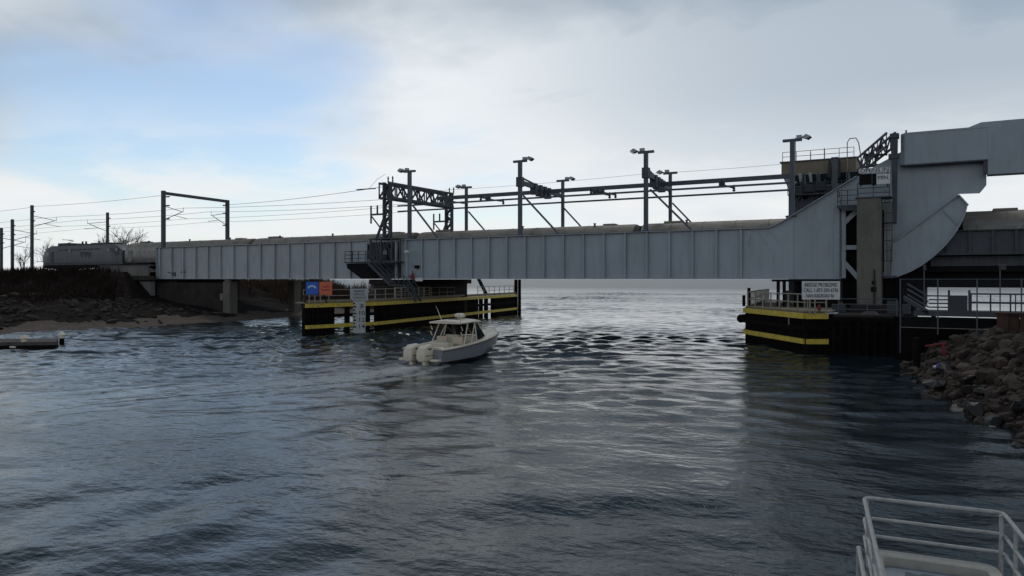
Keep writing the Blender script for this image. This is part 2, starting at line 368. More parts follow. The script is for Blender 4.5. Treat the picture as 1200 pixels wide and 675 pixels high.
    b1 = N('ShaderNodeBump'); b1.inputs['Strength'].default_value = 1; b1.inputs['Distance'].default_value = .07; L(a1, b1.inputs['Height']); L(calm.outputs[0], b1.inputs['Strength'])
    b2 = N('ShaderNodeBump'); b2.inputs['Strength'].default_value = .65; b2.inputs['Distance'].default_value = .022; L(a2, b2.inputs['Height']); L(b1.outputs[0], b2.inputs['Normal'])
    a0 = noise((.6, 1.2, 1), rad(8), .32, 3); b0 = N('ShaderNodeBump'); b0.inputs['Strength'].default_value = 1; b0.inputs['Distance'].default_value = .12; L(a0, b0.inputs['Height']); L(b2.outputs[0], b0.inputs['Normal'])
    L(b0.outputs[0], p.inputs['Normal'])
    fo = N('ShaderNodeAttribute'); fo.attribute_name = 'foam'
    fn = noise((1, 1, 1), 0, 2.2, 9)
    ad = N('ShaderNodeMath'); ad.operation = 'MULTIPLY'; L(fo.outputs['Fac'], ad.inputs[0]); L(fn, ad.inputs[1])
    fr = N('ShaderNodeMapRange'); L(ad.outputs[0], fr.inputs[0]); fr.inputs[1].default_value = .12; fr.inputs[2].default_value = .46; fr.inputs[4].default_value = .75
    body = N('ShaderNodeMix'); body.data_type = 'RGBA'; body.inputs[6].default_value = (.006, .0145, .020, 1); body.inputs[7].default_value = (.075, .094, .10, 1)
    L(wk.outputs['Fac'], body.inputs[0])
    mx = N('ShaderNodeMix'); mx.data_type = 'RGBA'; L(fr.outputs[0], mx.inputs[0]); L(body.outputs[2], mx.inputs[6]); mx.inputs[7].default_value = (.5, .52, .52, 1)
    L(mx.outputs[2], p.inputs['Base Color'])
    ro = N('ShaderNodeMapRange'); L(fr.outputs[0], ro.inputs[0]); ro.inputs[4].default_value = .8
    sp_ = N('ShaderNodeSeparateXYZ'); L(g.outputs['Position'], sp_.inputs[0]); rf = N('ShaderNodeMapRange'); L(sp_.outputs[1], rf.inputs[0]); rf.inputs[1].default_value = 70; rf.inputs[2].default_value = 170; rf.inputs[3].default_value = .045; rf.inputs[4].default_value = .21
    rg = N('ShaderNodeMapRange'); L(sp_.outputs[1], rg.inputs[0]); rg.inputs[1].default_value = 220; rg.inputs[2].default_value = 420; rg.inputs[4].default_value = .13; ra_ = N('ShaderNodeMath'); L(rf.outputs[0], ra_.inputs[0]); L(rg.outputs[0], ra_.inputs[1]); L(ra_.outputs[0], ro.inputs[3]); L(ro.outputs[0], p.inputs['Roughness'])   # the open bay beyond the bridge is ruffled by wind
    me.materials.append(m)
build_water()
bed = P('river_bed', MB().add([(-6000,-6000,-4),(6000,-6000,-4),(6000,6000,-4),(-6000,6000,-4)], [(0,1,2,3)]), 'bed'); structure(bed)

def h_left(X, Y):
    xs = -74.6+1.5*np.sin(Y*.13)+.8*np.sin(Y*.41)-1.2*sm(Y, 50, 60)*(1-sm(Y, 66, 76)) - np.maximum(Y-100, 0)*2.4
    d = xs-X                                   # metres inland from the shoreline
    z = np.where(d < 6, d*.15, .9+np.minimum((d-6)*.13, 2.0)); z = np.maximum(z, -2.5)
    z = z+(vnoise(X, Y, 2.3, 3)-.5)*.5*np.clip(d/6, 0, 1)
    # railway embankment
    s = np.clip((X+96.)/(-18.), 0, 1)            # 0 under the bridge, 1 inland
    e = 6.05-np.maximum(np.abs(Y-72)-8.2, 0)*.62
    e = np.minimum(e, 6.05-np.maximum(X+97.5, 0)*.75)
    e = e+(vnoise(X, Y, 3.1, 5)-.5)*.7*np.clip((np.abs(Y-72)-7)/4, 0, 1)
    z = np.maximum(z, np.where(e > -3, e, -3))
    z = z+sm(Y, 84, 100)*np.clip(d/10, 0, 1)*1.1
    return z
def grid_mesh(name, xs, ys, hf, mat_fn, mats):
    X, Y = np.meshgrid(xs, ys); Z = hf(X, Y); ny, nx = X.shape; co = np.stack([X, Y, Z], -1).reshape(-1, 3); i = np.arange(ny*nx).reshape(ny, nx)
    q = np.stack([i[:-1,:-1], i[:-1,1:], i[1:,1:], i[1:,:-1]], -1).reshape(-1, 4)
    me = bpy.data.meshes.new(name); me.from_pydata(co.tolist(), [], q.tolist()); me.update()
    for m_ in mats: me.materials.append(mt[m_])
    c = co[q].mean(1); me.polygons.foreach_set('material_index', mat_fn(c).astype(np.int32)); me.polygons.foreach_set('use_smooth', [True]*len(me.polygons))
    o = bpy.data.objects.new(name, me); COL.objects.link(o); return structure(o)
xs = np.concatenate([np.linspace(-1500, -200, 40), np.linspace(-195, -131, 30), np.arange(-130, -68, .6)])
ys = np.concatenate([np.arange(-30, 20, 5), np.arange(20, 130, .7), np.linspace(132, 900, 40)])
left_bank = grid_mesh('embankment', xs, ys, h_left, lambda c: np.where(c[:,2] < .62+.3*np.sin(c[:,1]*.9)*np.sin(c[:,0]), 0, 1), ['sand', 'earth'])
def xs_right(Y): return np.interp(Y, [-20, 10, 28, 31.6, 35.2, 40.5, 48, 60], [9.8, 5.8, 2.4, 1.5, .5, -.7, -1.7, -2.6])+.25*np.sin(Y*1.1)
def h_right(X, Y):
    d = X-xs_right(Y); z = np.clip(d*.60, -3, 2.15)+(vnoise(X, Y, 1.6, 9)-.5)*.3*np.clip(d, 0, 1)
    return z-6*sm(Y, 51.5, 58)
xs = np.concatenate([np.arange(-9, 14, .5), np.linspace(14.5, 90, 25)]); ys = np.concatenate([np.linspace(-40, 18, 18), np.arange(19, 58, .5)])
right_bank = grid_mesh('river_bank', xs, ys, h_right, lambda c: np.zeros(len(c)), ['earth'])

# ------------------------------------------------------------------ riprap stones (pieces of the banks)
def rock_mesh(name, seed, mat):
    r = np.random.default_rng(seed); p = r.normal(size=(22, 3)); p /= np.linalg.norm(p, axis=1)[:, None]; p *= r.uniform(.82, 1.03, (22, 1)); p *= np.array([1, .75, .52])
    bm = bmesh.new()
    for c in p: bm.verts.new(c)
    res = bmesh.ops.convex_hull(bm, input=bm.verts); bmesh.ops.delete(bm, geom=[v for v in bm.verts if not v.link_faces], context='VERTS')
    bmesh.ops.bevel(bm, geom=bm.edges[:], offset=.035, segments=1, affect='EDGES') if seed % 1 else None
    bmesh.ops.recalc_face_normals(bm, faces=bm.faces)
    me = bpy.data.meshes.new(name); bm.to_mesh(me); bm.free(); me.materials.append(mt[mat]); return me
RM = [rock_mesh('stone', 20+i, 'rock') for i in range(9)]; RW = [rock_mesh('stone_wet', 20+i, 'rockw') for i in range(9)]; RL = [rock_mesh('stone_left', 40+i, 'rockl') for i in range(7)]
def scatter(n, ok, hf, rng_, parent, meshes_for, size, limit, name='stone', x0=0, x1=1, y0=0, y1=1):
    items = []
    for _ in range(n):
        x = rng_.uniform(x0, x1); y = rng_.uniform(y0, y1); z = float(hf(np.array([x]), np.array([y]))[0])
        if not ok(x, y, z): continue
        s = size(x, y); items.append((s/math.hypot(x, y), x, y, z, s))
    items.sort(reverse=True); rest = MB()
    for i, (_, x, y, z, s) in enumerate(items):
        me = meshes_for(z)[rng_.integers(len(meshes_for(z)))]
        rot = Matrix.Rotation(rng_.uniform(0, 6.3), 4, 'Z') @ Matrix.Rotation(rng_.normal(0, .35), 4, 'X') @ Matrix.Rotation(rng_.normal(0, .35), 4, 'Y')
        mat = Matrix.Translation((x, y, z+.12*s)) @ rot @ Matrix.Diagonal((s, s*rng_.uniform(.8, 1.15), s*rng_.uniform(.8, 1.3), 1))
        if i < limit:
            o = bpy.data.objects.new(name, me); COL.objects.link(o); o.parent = parent; o.matrix_local = mat
        else: rest.add([mat @ v.co for v in me.vertices], [tuple(p.vertices) for p in me.polygons])
    return rest
r_ = np.random.default_rng(5)
rest = scatter(5600, lambda x, y, z: -.35 < z < 2.6 and x-float(xs_right(np.array([y]))[0]) < 9.5, h_right, r_, right_bank, lambda z: RW if z < .7 else RM,
               lambda x, y: float(np.clip(r_.lognormal(-1.52, .48), .12, .58)), 300, x0=-4, x1=16, y0=17, y1=50.5)
OFF[right_bank.name] = Vector((0,0,0)); OFF[left_bank.name] = Vector((0,0,0))
P('small_stones', rest, 'rock', right_bank, kind='stuff')
r_ = np.random.default_rng(6)
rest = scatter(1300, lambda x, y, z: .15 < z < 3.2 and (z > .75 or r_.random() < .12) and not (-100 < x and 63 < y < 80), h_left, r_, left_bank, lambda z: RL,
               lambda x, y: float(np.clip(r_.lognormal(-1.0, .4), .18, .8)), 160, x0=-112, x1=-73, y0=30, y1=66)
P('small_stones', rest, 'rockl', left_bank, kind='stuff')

# ------------------------------------------------------------------ dry brush on the embankment (nobody could count it)
def brush(name, n, gen, mat, label):
    mb = MB(); r = np.random.default_rng(len(name))
    for _ in range(n):
        x, y, hmax = gen(r)
        z = float(h_left(np.array([x]), np.array([y]))[0])
        if z < .9: continue
        hh = hmax*r.uniform(.35, 1); a = r.uniform(0, 6.28); lean = r.normal(0, .28, 2)*hh; wd = r.uniform(.015, .05)
        dx, dy = math.cos(a)*wd, math.sin(a)*wd
        mx_, my_ = x+lean[0]*.4+r.normal(0, .05), y+lean[1]*.4
        mb.add([(x-dx,y-dy,z-.05),(x+dx,y+dy,z-.05),(mx_+dx,my_+dy,z+hh*.55),(mx_-dx,my_-dy,z+hh*.55),(x+lean[0],y+lean[1],z+hh)], [(0,1,2,3),(3,2,4)])
    o = P(name, mb, mat); tag(o, label, 'brush'); o['kind'] = 'stuff'; return o
def clumps(seed, n, x0, x1, y0, y1):
    r = np.random.default_rng(seed); return [(r.uniform(x0, x1), r.uniform(y0, y1), r.uniform(.5, 1)) for _ in range(n)]
c1 = clumps(1, 170, -135, -92, 46, 63)+clumps(8, 60, -135, -100, 62, 64.5)
def g1(r): c = c1[r.integers(len(c1))]; return c[0]+r.normal(0, 1.0), c[1]+r.normal(0, .9), .25+1.15*c[2]
brush('dry_brush', 15000, g1, 'brush', 'dark dry brush covering the embankment slope below the locomotive')
c2 = clumps(2, 120, -112, -77, 82, 108)
def g2(r): c = c2[r.integers(len(c2))]; return c[0]+r.normal(0, 1.1), c[1]+r.normal(0, 1.1), .5+2.0*c[2]
brush('dry_reeds', 11000, g2, 'brush2', 'brown dry reeds and scrub on the shore seen under the left span')
c3 = clumps(4, 60, -330, -125, 58, 64); 
def g3(r): c = c3[r.integers(len(c3))]; return c[0]+r.normal(0, 2.5), c[1]+r.normal(0, .8), .6+1.1*c[2]
brush('trackside_scrub', 7000, g3, 'brush', 'dark scrub along the railway at the far left edge')

# ------------------------------------------------------------------ bare trees behind the railway
def bare_tree(loc, h, seed, label, spread=.55, group='bare trees behind the railway'):
    r = np.random.default_rng(seed); t = thing('bare_tree', label, 'tree', loc, group); trunk = MB(); crown = MB()
    def grow(p, d, l, rad_, lev):
        n = 3; pts = [p]; q = p
        for i in range(n):
            d = (d+Vector(r.normal(0, .13, 3))+Vector((0,0,.05))).normalized(); q = q+d*l/n; pts.append(q)
        (trunk if lev == 0 else crown).tube(pts, [rad_*(1-.5*i/n) for i in range(n+1)], 4 if lev < 2 else 3, cap=False)
        if lev >= 5: return
        for k in range(4 if lev < 3 else 3):
            s = r.uniform(.35, 1); b = pts[0].lerp(pts[-1], s) if lev else pts[1].lerp(pts[-1], r.uniform(0, 1))
            nd = (d+Vector(r.normal(0, spread, 3))+Vector((0,0,.12))).normalized(); grow(b, nd, l*r.uniform(.5, .74), max(rad_*.5, .014), lev+1)
    grow(Vector(loc), Vector((0,0,1)), h*.42, h*.028, 0)
    P('trunk', trunk, 'bark', t); P('crown', crown, 'bark', t)
for i, (px, py, D, h, lab) in enumerate(((124, 300, 172, 8.6, 'smaller bare tree just left of the pole behind the locomotive'), (146, 300, 168, 9.6, 'spreading bare tree rising behind the locomotive'),
        (200, 300, 190, 6.6, 'small bare tree seen inside the left portal frame'), (236, 300, 215, 6.2, 'faint bare tree behind the right leg of the portal frame'), (52, 300, 230, 7.4, 'low bare tree between the tall pole and the locomotive'),
        (26, 300, 240, 7.2, 'low bare tree between the two leftmost poles'))):
    p = atD(px, py, D); bare_tree((p.x, p.y, 4.5), h*1.75, 30+i, lab)

# ================================================================== THE BRIDGE
YN, YF = 66.0, 78.0                    # near and far girder planes
ZB, ZT = 5.06, 9.36
RAILZ = 6.46
def girder_bay(parent, x0, x1, n, mat, y=YN, z0=ZB, z1=ZT, sgn=-1, sd=.24, first=True):
    """n web panels with a stiffener at each joint, all sharing two meshes"""
    s = (x1-x0)/n
    pa = P('web_panel', MB().box((x0+.004, y-.03, z0+.06), (x0+s-.004, y+.03, z1-.06)), mat, parent)
    for i in range(1, n): PC(pa, (s*i, 0, 0))
    st = P('stiffener', MB().box((x0-.02, y+sgn*.032, z0+.062), (x0+.02, y+sgn*sd, z1-.062)).box((x0-.09, y+sgn*(sd+.001), z0+.062), (x0+.09, y+sgn*(sd+.02), z1-.062)), mat, parent)
    for i in range(1, n+1): PC(st, (s*i, 0, 0))
def flange(parent, x0, x1, y, z0, z1, mat, name, wd=.36): return P(name, MB().box((x0, y-wd, z0), (x1, y+wd*.6, z1)), mat, parent)

# ---- left approach span
XL, XA = xat(185, YN), xat(431, YN)
ap = thing('approach_span', 'long grey plate girder span carrying the railway from the left abutment to the stairs', 'bridge span', (XL, YN, ZB))
nA = 15
girder_bay(ap, XL+.7, XA, nA, 'girder2')
P('end_panel', MB().box((XL, YN-.035, ZB+.06), (XL+.696, YN+.035, ZT-.06)), 'girder2', ap)
P('end_stiffener', MB().box((XL-.06, YN-.26, ZB+.062), (XL, YN+.26, ZT-.062)), 'girder2', ap)
flange(ap, XL-.06, XA, YN, ZT-.06, ZT, 'girder2', 'top_flange'); flange(ap, XL-.06, XA, YN, ZB, ZB+.06, 'girder2', 'bottom_flange')
P('far_girder', MB().box((XL, YF-.03, ZB), (XA-2, YF+.03, ZT)).box((XL, YF-.2, ZT), (XA-2, YF+.3, ZT+.05)), 'girder2', ap)
P('floor', MB().box((XL, YN+.25, 5.6), (XA+.5, YF-.25, 6.15)), 'dsteel', ap)
for i in range(12):
    xx = XL+1+i*(XA-XL-2)/11; P('floor_beam', MB().box((xx-.15, YN+.1, 5.1), (xx+.15, YF-.1, 5.595)), 'girder2', ap)
# marks: diagonal gusset and small plate near the abutment
a, b = onY(196, 319, YN-.05), onY(206, 324, YN-.05)
P('gusset', MB().prism([a, onY(206, 319, YN-.05), b], (0, -.08, 0)), 'dsteel', ap)
P('number_plate', MB().box(onY(212, 320, YN-.04), onY(217, 318, YN-.07)), 'dsteel', ap)

# ---- bascule leaf
XT, XH = xat(473, YN), xat(869, YN)
ba = thing('bascule_span', 'grey bascule leaf over the channel with curved heel and overhead counterweight', 'bridge span', (XT, YN, ZB))
nB = 17
girder_bay(ba, XT+.5, XH, nB, 'girder')
P('toe_panel', MB().box((XT, YN-.05, ZB+.06), (XT+.496, YN+.05, ZT-.06)), 'girder2', ba)
P('toe_plate', MB().box((XT-.05, YN-.3, ZB+.06), (XT-.002, YN+.3, ZT-.06)), 'girder2', ba)
XC = xat(899, YN)
flange(ba, XT-.05, XC, YN, ZT-.06, ZT, 'girder', 'top_flange'); flange(ba, XT-.05, xat(986, YN), YN, ZB-.01, ZB+.06, 'girder', 'bottom_flange')
P('far_girder', MB().box((XT, YF-.03, ZB), (xat(1000, YN), YF+.03, ZT)).box((XT, YF-.2, ZT), (xat(1000, YN), YF+.3, ZT+.05)), 'girder', ba)
P('floor', MB().box((XT, YN+.25, 5.6), (xat(985, YN), YF-.25, 6.15)), 'dsteel', ba)
for i in range(14):
    xx = XT+1+i*(XH+10-XT)/13; P('floor_beam', MB().box((xx-.15, YN+.1, 5.1), (xx+.15, YF-.1, 5.595)), 'girder', ba)
# nav lamp at toe
# heel web: curved top edge
top = [(869, 268.9), (899, 268), (908, 265), (918, 260), (930, 252.5), (944, 244), (958, 235.5), (972, 227), (986, 218.5), (1004, 207.5)]
tp = [onY(px, py, YN) for px, py in top]
def heel(i, j, name):
    pts = [Vector((tp[k].x, YN-.03, tp[k].z)) for k in range(i, j+1)]
    P(name, MB().prism([Vector((pts[0].x+.004, YN-.03, ZB+.06))]+[Vector((pts[-1].x-.004, YN-.03, ZB+.06))]+[Vector((p.x-(.004 if k == 0 else 0), p.y, p.z)) for k, p in enumerate(pts[::-1])], (0, .06, 0)), 'girder', ba)
heel(0, 4, 'heel_plate'); heel(4, 6, 'heel_plate'); heel(6, 8, 'heel_plate')
pts = [Vector((p.x, YN-.38, p.z)) for p in tp[1:]]
mb = MB()
for a, b in zip(pts[:-1], pts[1:]):
    mb.add([a, b, b+Vector((0,.62,0)), a+Vector((0,.62,0)), a+Vector((0,0,.07)), b+Vector((0,0,.07)), b+Vector((0,.62,.07)), a+Vector((0,.62,.07))], [(0,1,2,3),(4,7,6,5),(0,4,5,1),(3,2,6,7)]+[(0,3,7,4),(1,5,6,2)])
P('curved_flange', mb, 'girder', ba)
for q in (((869, 271), (869, 326)), ((879, 275), (878, 289)), ((888, 271), (898, 287)), ((900, 270), (914, 284))):
    a, b = onY(*q[0], YN-.06), onY(*q[1], YN-.06); P('rib', MB().bar(a, b, .05, .1), 'girder', ba)
P('splice_bar', MB().bar(onY(930, 254, YN-.05), onY(930, 326, YN-.05), .03, .03), 'girder', ba)
P('heel_edge', MB().box((tp[8].x-.5, YN-.34, ZB+.07), (tp[8].x-.1, YN-.035, tp[8].z-.9)), 'girder', ba)
# web behind the tower and under the counterweight
upper = [(986.4, 246), (986.4, 218.3), (1004, 207.5), (1030, 192), (1056, 178), (1156, 172), (1156, 217), (1148, 226.5), (1124, 227.3), (1052, 282), (1046, 326), (1036, 326), (1036, 246)]
P('heel_plate', MB().prism([onY(px, py, YN+.02) for px, py in upper], (0, .06, 0)), 'girder', ba)
# boxed bracing in the opening left of the tower
for q in (((1004, 247), (989, 262)), ((989, 262), (989, 281)), ((989, 290), (1004, 290)), ((990, 308), (1006, 326)), ((989, 262), (989, 246)), ((989, 281), (989, 326))):
    P('bracing', MB().bar(onY(*q[0], YN-.1), onY(*q[1], YN-.1), .3, .35), 'girder', ba)
P('dark_backing', MB().box((xat(986, YN)+.02, YN+.9, 2.6), (xat(1046, YN), YN+1.1, 12.6)), 'black', ba)  # black sheet behind the openings, the recess dark comes from its colour
# rolling segment: an arc plate proud of the web, with flanged edges
seg = [(1046, 285.5), (1052, 281.5), (1123, 229), (1134, 241), (1131.5, 251), (1126, 263), (1117, 277), (1106, 290), (1093, 302), (1080, 311.5), (1066, 319), (1052, 324.5), (1044, 326.5)]
sp = [onY(px, py, YN-.35) for px, py in seg]
P('segment_plate', MB().prism(sp, (0, .3, 0)), 'girder', ba)
def edge_strip(name, pts, y0, y1, t, parent, mat='girder'):
    mb = MB()
    for a, b in zip(pts[:-1], pts[1:]):
        d = (b-a).normalized(); n = Vector((-d.z, 0, d.x))*t
        A = [Vector((a.x, y0, a.z)), Vector((b.x, y0, b.z)), Vector((b.x, y1, b.z)), Vector((a.x, y1, a.z))]; mb.add(A+[v+n for v in A], [(3,2,1,0),(4,5,6,7),(0,1,5,4),(1,2,6,5),(2,3,7,6),(3,0,4,7)])
    return P(name, mb, mat, parent)
edge_strip('segment_rim', sp[3:], YN-.6, YN+.5, -.1, ba); edge_strip('segment_flange', sp[1:4], YN-.6, YN-.052, .09, ba)
P('segment_rib', MB().bar(onY(1107, 247, YN-.42), onY(1122, 263, YN-.42), .12, .08), 'girder', ba)
# counterweight
yc0, yc1 = YN-.9, YF+.9
def cy(px, py): return onY(px, py, yc0)
A, B, C_, D_ = cy(1060, 156), cy(1060, 193), cy(1157.5, 188), cy(1157.5, 151)
x0, x1, z0, z1 = A.x, C_.x, B.z, A.z
xe = x1+11; zr = cy(1157.5, 204.5).z
cwp = MB()
out = [(x0-.28, yc0+.45), (x0, yc0), (x1, yc0), (x1, yc1), (x0, yc1), (x0-.28, yc1-.45)]
cwp.prism([Vector((x, y, z0)) for x, y in out], (0, 0, z1-z0)); P('counterweight', cwp, 'girder', ba)
P('counterweight', MB().box((x1+.003, yc0-.01, zr), (xe, yc0+1.3, z1+.003)), 'girder', ba)
P('counterweight_sill', MB().box((x0-.3, yc0-.12, z0-.1), (x1-.002, yc0+.5, z0-.005)), 'dsteel', ba)
P('counterweight_step', MB().box((x1-.25, yc0-.02, zr+.05), (x1-.01, yc0+.5, z0-.105)), 'dsteel', ba)
r0, r1 = cy(1132, 149.5), cy(1150, 142.5)
P('counterweight_cap', MB().prism([Vector((r0.x, yc0+.25, z1+.006)), Vector((xe, yc0+.25, z1+.006)), Vector((xe, yc0+.25, r1.z)), Vector((r1.x, yc0+.25, r1.z))], (0, 1.0, 0)), 'girder', ba)
P('counterweight_trim', MB().box((x0-.02, yc0-.035, z1-.1), (x1, yc0-.003, z1+.02)), 'girder', ba)
P('far_arm', MB().prism([onY(px, py, YN)+Vector((0, YF-YN, 0)) for px, py in upper[:5]+[(1112, 175), (1108, 215), (1060, 262), (1046, 300), (1036, 300), (1036, 246)]], (0, .06, 0)), 'girder', ba)
P('vent_pipe', MB().tube([cy(1061.5, 156)+Vector((0,.6,-.1)), cy(1061.5, 151)+Vector((0,.6,0))], .06), 'dsteel', ba)

# ---- right approach span
XR0, XR1 = xat(1062, YN), 46.0
ra = thing('approach_span', 'dark plate girder span behind the rolling segment at the right edge', 'bridge span', (XR0, YN+.6, 6.9))
sR = xat(1164, YN)-xat(1137, YN); nR = int((XR1-XR0)/sR)
offs = xat(1137, YN)-sR*int((xat(1137, YN)-XR0)/sR)
zb_, zt_ = onY(1150, 297, YN+.6).z, onY(1150, 269.5, YN+.6).z
girder_bay(ra, offs, offs+sR*nR, nR, 'dsteel', YN+.6, zb_, zt_, sd=.2)
flange(ra, XR0, XR1, YN+.6, zt_-.06, zt_+.02, 'dkgrey', 'top_flange', .3); flange(ra, XR0, XR1, YN+.6, zb_-.1, zb_+.06, 'dkgrey', 'bottom_flange', .4)
zc_ = onY(1150, 312.5, YN+1.2).z
girder_bay(ra, offs+.4, offs+.4+sR*nR, nR, 'dsteel', YN+1.2, zc_, zb_-.12, sd=.15)
P('lower_girder', MB().box((XR0, YN+2.0, onY(1150, 337, YN+2).z), (XR1, YN+2.5, zc_+.1)), 'black', ra)
P('lower_girder', MB().box((XR0, YF-2.5, onY(1150, 337, YN+2).z), (XR1, YF-2.0, zc_+.1)), 'black', ra)
P('floor', MB().box((XR0, YN+1.4, 5.75), (XR1, YF-.25, 6.2)).box((XR0, YN+.62, zb_-.115), (XR1, YN+1.5, zb_-.03)).box((XR0, YN+1.25, 5.6), (XR1, YN+1.9, zb_-.12)), 'black', ra)
# ---- tracks
for k, (yy, lab) in enumerate(((69.2, 'near railway track the train stands on'), (74.8, 'far railway track behind the train'))):
    tr = thing('railway_track', lab, 'track', (-100, yy, RAILZ)); 
    for s in (-.72, .72): P('rail', MB().box((-600, yy+s-.035, RAILZ-.17), (60, yy+s+.035, RAILZ)), 'dsteel', tr)
    P('sleepers', (lambda m: [m.box((x, yy-1.25, RAILZ-.33), (x+.24, yy+1.25, RAILZ-.172)) for x in np.arange(-180, 46, .62)] and m)(MB()), 'timber', tr, kind='stuff')
bl = P('ballast', MB().prism([(-600, 65.2, 6.0), (-600, 66.6, 6.25), (-600, 77.4, 6.25), (-600, 78.8, 6.0)], (600+XL-.1, 0, 0)), 'ballast'); structure(bl)

# ---- piers and abutment
xa0, xa1 = XL-6, xat(270, YN)
ab = thing('abutment', 'stained concrete abutment under the left end of the girder', 'abutment', (xa0, 70, 0))
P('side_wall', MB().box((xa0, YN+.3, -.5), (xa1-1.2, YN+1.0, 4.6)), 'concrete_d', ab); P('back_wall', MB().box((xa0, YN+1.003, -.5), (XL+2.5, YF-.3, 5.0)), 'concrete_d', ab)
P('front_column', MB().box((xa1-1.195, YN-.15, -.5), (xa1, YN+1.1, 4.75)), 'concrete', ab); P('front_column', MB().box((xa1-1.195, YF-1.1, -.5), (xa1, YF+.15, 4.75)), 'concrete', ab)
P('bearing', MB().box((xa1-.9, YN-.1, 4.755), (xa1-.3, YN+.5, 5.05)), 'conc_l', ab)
P('bracket', MB().bar((xa1+.1, YN-.2, 4.9), (xa1+.1, YN-.2, 3.2), .12, .12).bar((xa1+.1, YN-.2, 4.9), (xa1-.9, YN-.2, 4.95), .12, .1), 'conc_l', ab)
P('drain_box', MB().box((xa1-1.9, YN-.1, 2.3), (xa1-1.25, YN+.28, 3.2)), 'conc_l', ab, bevel=.08)
wa, wb = xat(141, YN-.8), xat(177, YN-.8)
P('wing_wall', MB().prism([Vector((wa, YN-.8, 4.75)), Vector((wb, YN-.8, 4.75)), Vector((wb, YN-.8, .2)), Vector((wb-5.5, YN-.8, .4)), Vector((wa+1.0, YN-.8, 3.4))], (0, .6, 0)), 'conc_l', ab)
rw = thing('retaining_wall', 'pale concrete parapet wall beside the track left of the girder', 'wall', (wa-3, YN-1.3, 5.2))
x0_, x1_ = xat(116, YN-1.3), xat(174, YN-1.3)
for i in range(4):
    s = (x1_-x0_)/4; P('panel', MB().box((x0_+s*i+.015, YN-1.3, 5.5), (x0_+s*(i+1)-.015, YN-1.05, 6.85)), 'conc_l' if i < 3 else 'concrete', rw)
P('coping', MB().box((x0_, YN-1.4, 6.853), (x1_+1, YN-1.0, 6.98)), 'dsteel', rw)
P('footing', MB().box((x0_-1, YN-1.45, 4.9), (x1_+1.2, YN-.95, 5.497)), 'concrete_d', rw)
rp = thing('rest_pier', 'dark concrete rest pier under the joint of the two spans', 'pier', (-53.5, 72, 0))
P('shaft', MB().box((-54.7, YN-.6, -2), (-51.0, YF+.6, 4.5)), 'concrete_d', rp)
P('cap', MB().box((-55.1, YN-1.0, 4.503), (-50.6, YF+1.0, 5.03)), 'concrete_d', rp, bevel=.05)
for yy in (YN, YF): 
    P('bearing_seat', MB().box((-55.3, yy-.5, 3.6), (-54.72, yy+.5, 4.5)), 'dsteel', rp)
bp = thing('bascule_pier', 'dark concrete bascule pier behind the right fender', 'pier', (-2, 72, 0))
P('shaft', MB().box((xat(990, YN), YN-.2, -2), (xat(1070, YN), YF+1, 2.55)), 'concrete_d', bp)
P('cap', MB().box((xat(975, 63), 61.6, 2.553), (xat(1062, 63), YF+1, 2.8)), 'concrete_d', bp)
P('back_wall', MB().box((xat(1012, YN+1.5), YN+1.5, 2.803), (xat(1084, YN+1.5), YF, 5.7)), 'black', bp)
for xx in (20, 36):
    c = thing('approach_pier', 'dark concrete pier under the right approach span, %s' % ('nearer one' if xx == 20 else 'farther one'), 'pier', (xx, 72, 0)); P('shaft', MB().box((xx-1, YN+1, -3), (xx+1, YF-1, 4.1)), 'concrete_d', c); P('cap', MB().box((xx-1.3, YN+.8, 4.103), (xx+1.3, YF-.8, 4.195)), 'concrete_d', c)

# ---- concrete tower with board on top
ty = 63.4
tw0, tw1 = xat(1004, ty), xat(1032.5, ty); tz0, tz1 = 2.8, onY(1018, 232, ty).z
tw = thing('concrete_tower', 'tall tan concrete column beside the heel of the bascule leaf', 'tower', (tw0, ty, tz0))
P('shaft', MB().box((tw0, ty, tz0), (tw1, ty+1.6, tz1)), 'concrete', tw, bevel=.05)
for (a, b, c, d) in ((1020.5, 336, 1027, 342), (1021.5, 329, 1026, 333.5)):
    p, q = onY(a, d, ty), onY(c, b, ty); P('window', MB().box((p.x, ty-.03, p.z), (q.x, ty-.003, q.z)), 'black', tw)
P('conduit', MB().tube([onY(1024.5, 316, ty-.06), onY(1024.5, 360, ty-.06)], .05), 'concrete_d', tw)
P('base_step', MB().box((tw0-.4, ty-.5, tz0), (tw1+.5, ty-.003, tz0+.28)), 'concrete_d', tw)
railing(tw, [(tw0+.05, ty+.05, tz1), (tw1+.55, ty+.05, tz1)], 1.15, .9, 'dsteel', .03, 3)
P('platform', MB().box((tw0-.1, ty-.1, tz1+.002), (tw1+.7, ty+1.7, tz1+.08)), 'dsteel', tw)
# side balcony
bx0, bx1 = xat(980.5, YN-1.3), xat(1006, YN-1.3); bz = onY(990, 241, YN-1.3).z
bc = thing('balcony', 'small railed steel balcony on the heel web left of the concrete tower', 'balcony', (bx0, YN-1.3, bz))
P('deck', MB().box((bx0, YN-1.3, bz-.12), (bx1, YN-.04, bz+.04)), 'dsteel', bc)
P('fascia', MB().prism([(bx0+.1, YN-1.28, bz-.12), (bx1, YN-1.28, bz-.12), (bx1, YN-1.28, bz-.4), (bx0+.5, YN-1.28, bz-.4)], (0, .06, 0)), 'dsteel', bc)
railing(bc, [(bx0+.04, YN-.1, bz), (bx0+.04, YN-1.26, bz), (bx1-.04, YN-1.26, bz)], 1.2, .85, 'dsteel', .03, 3)
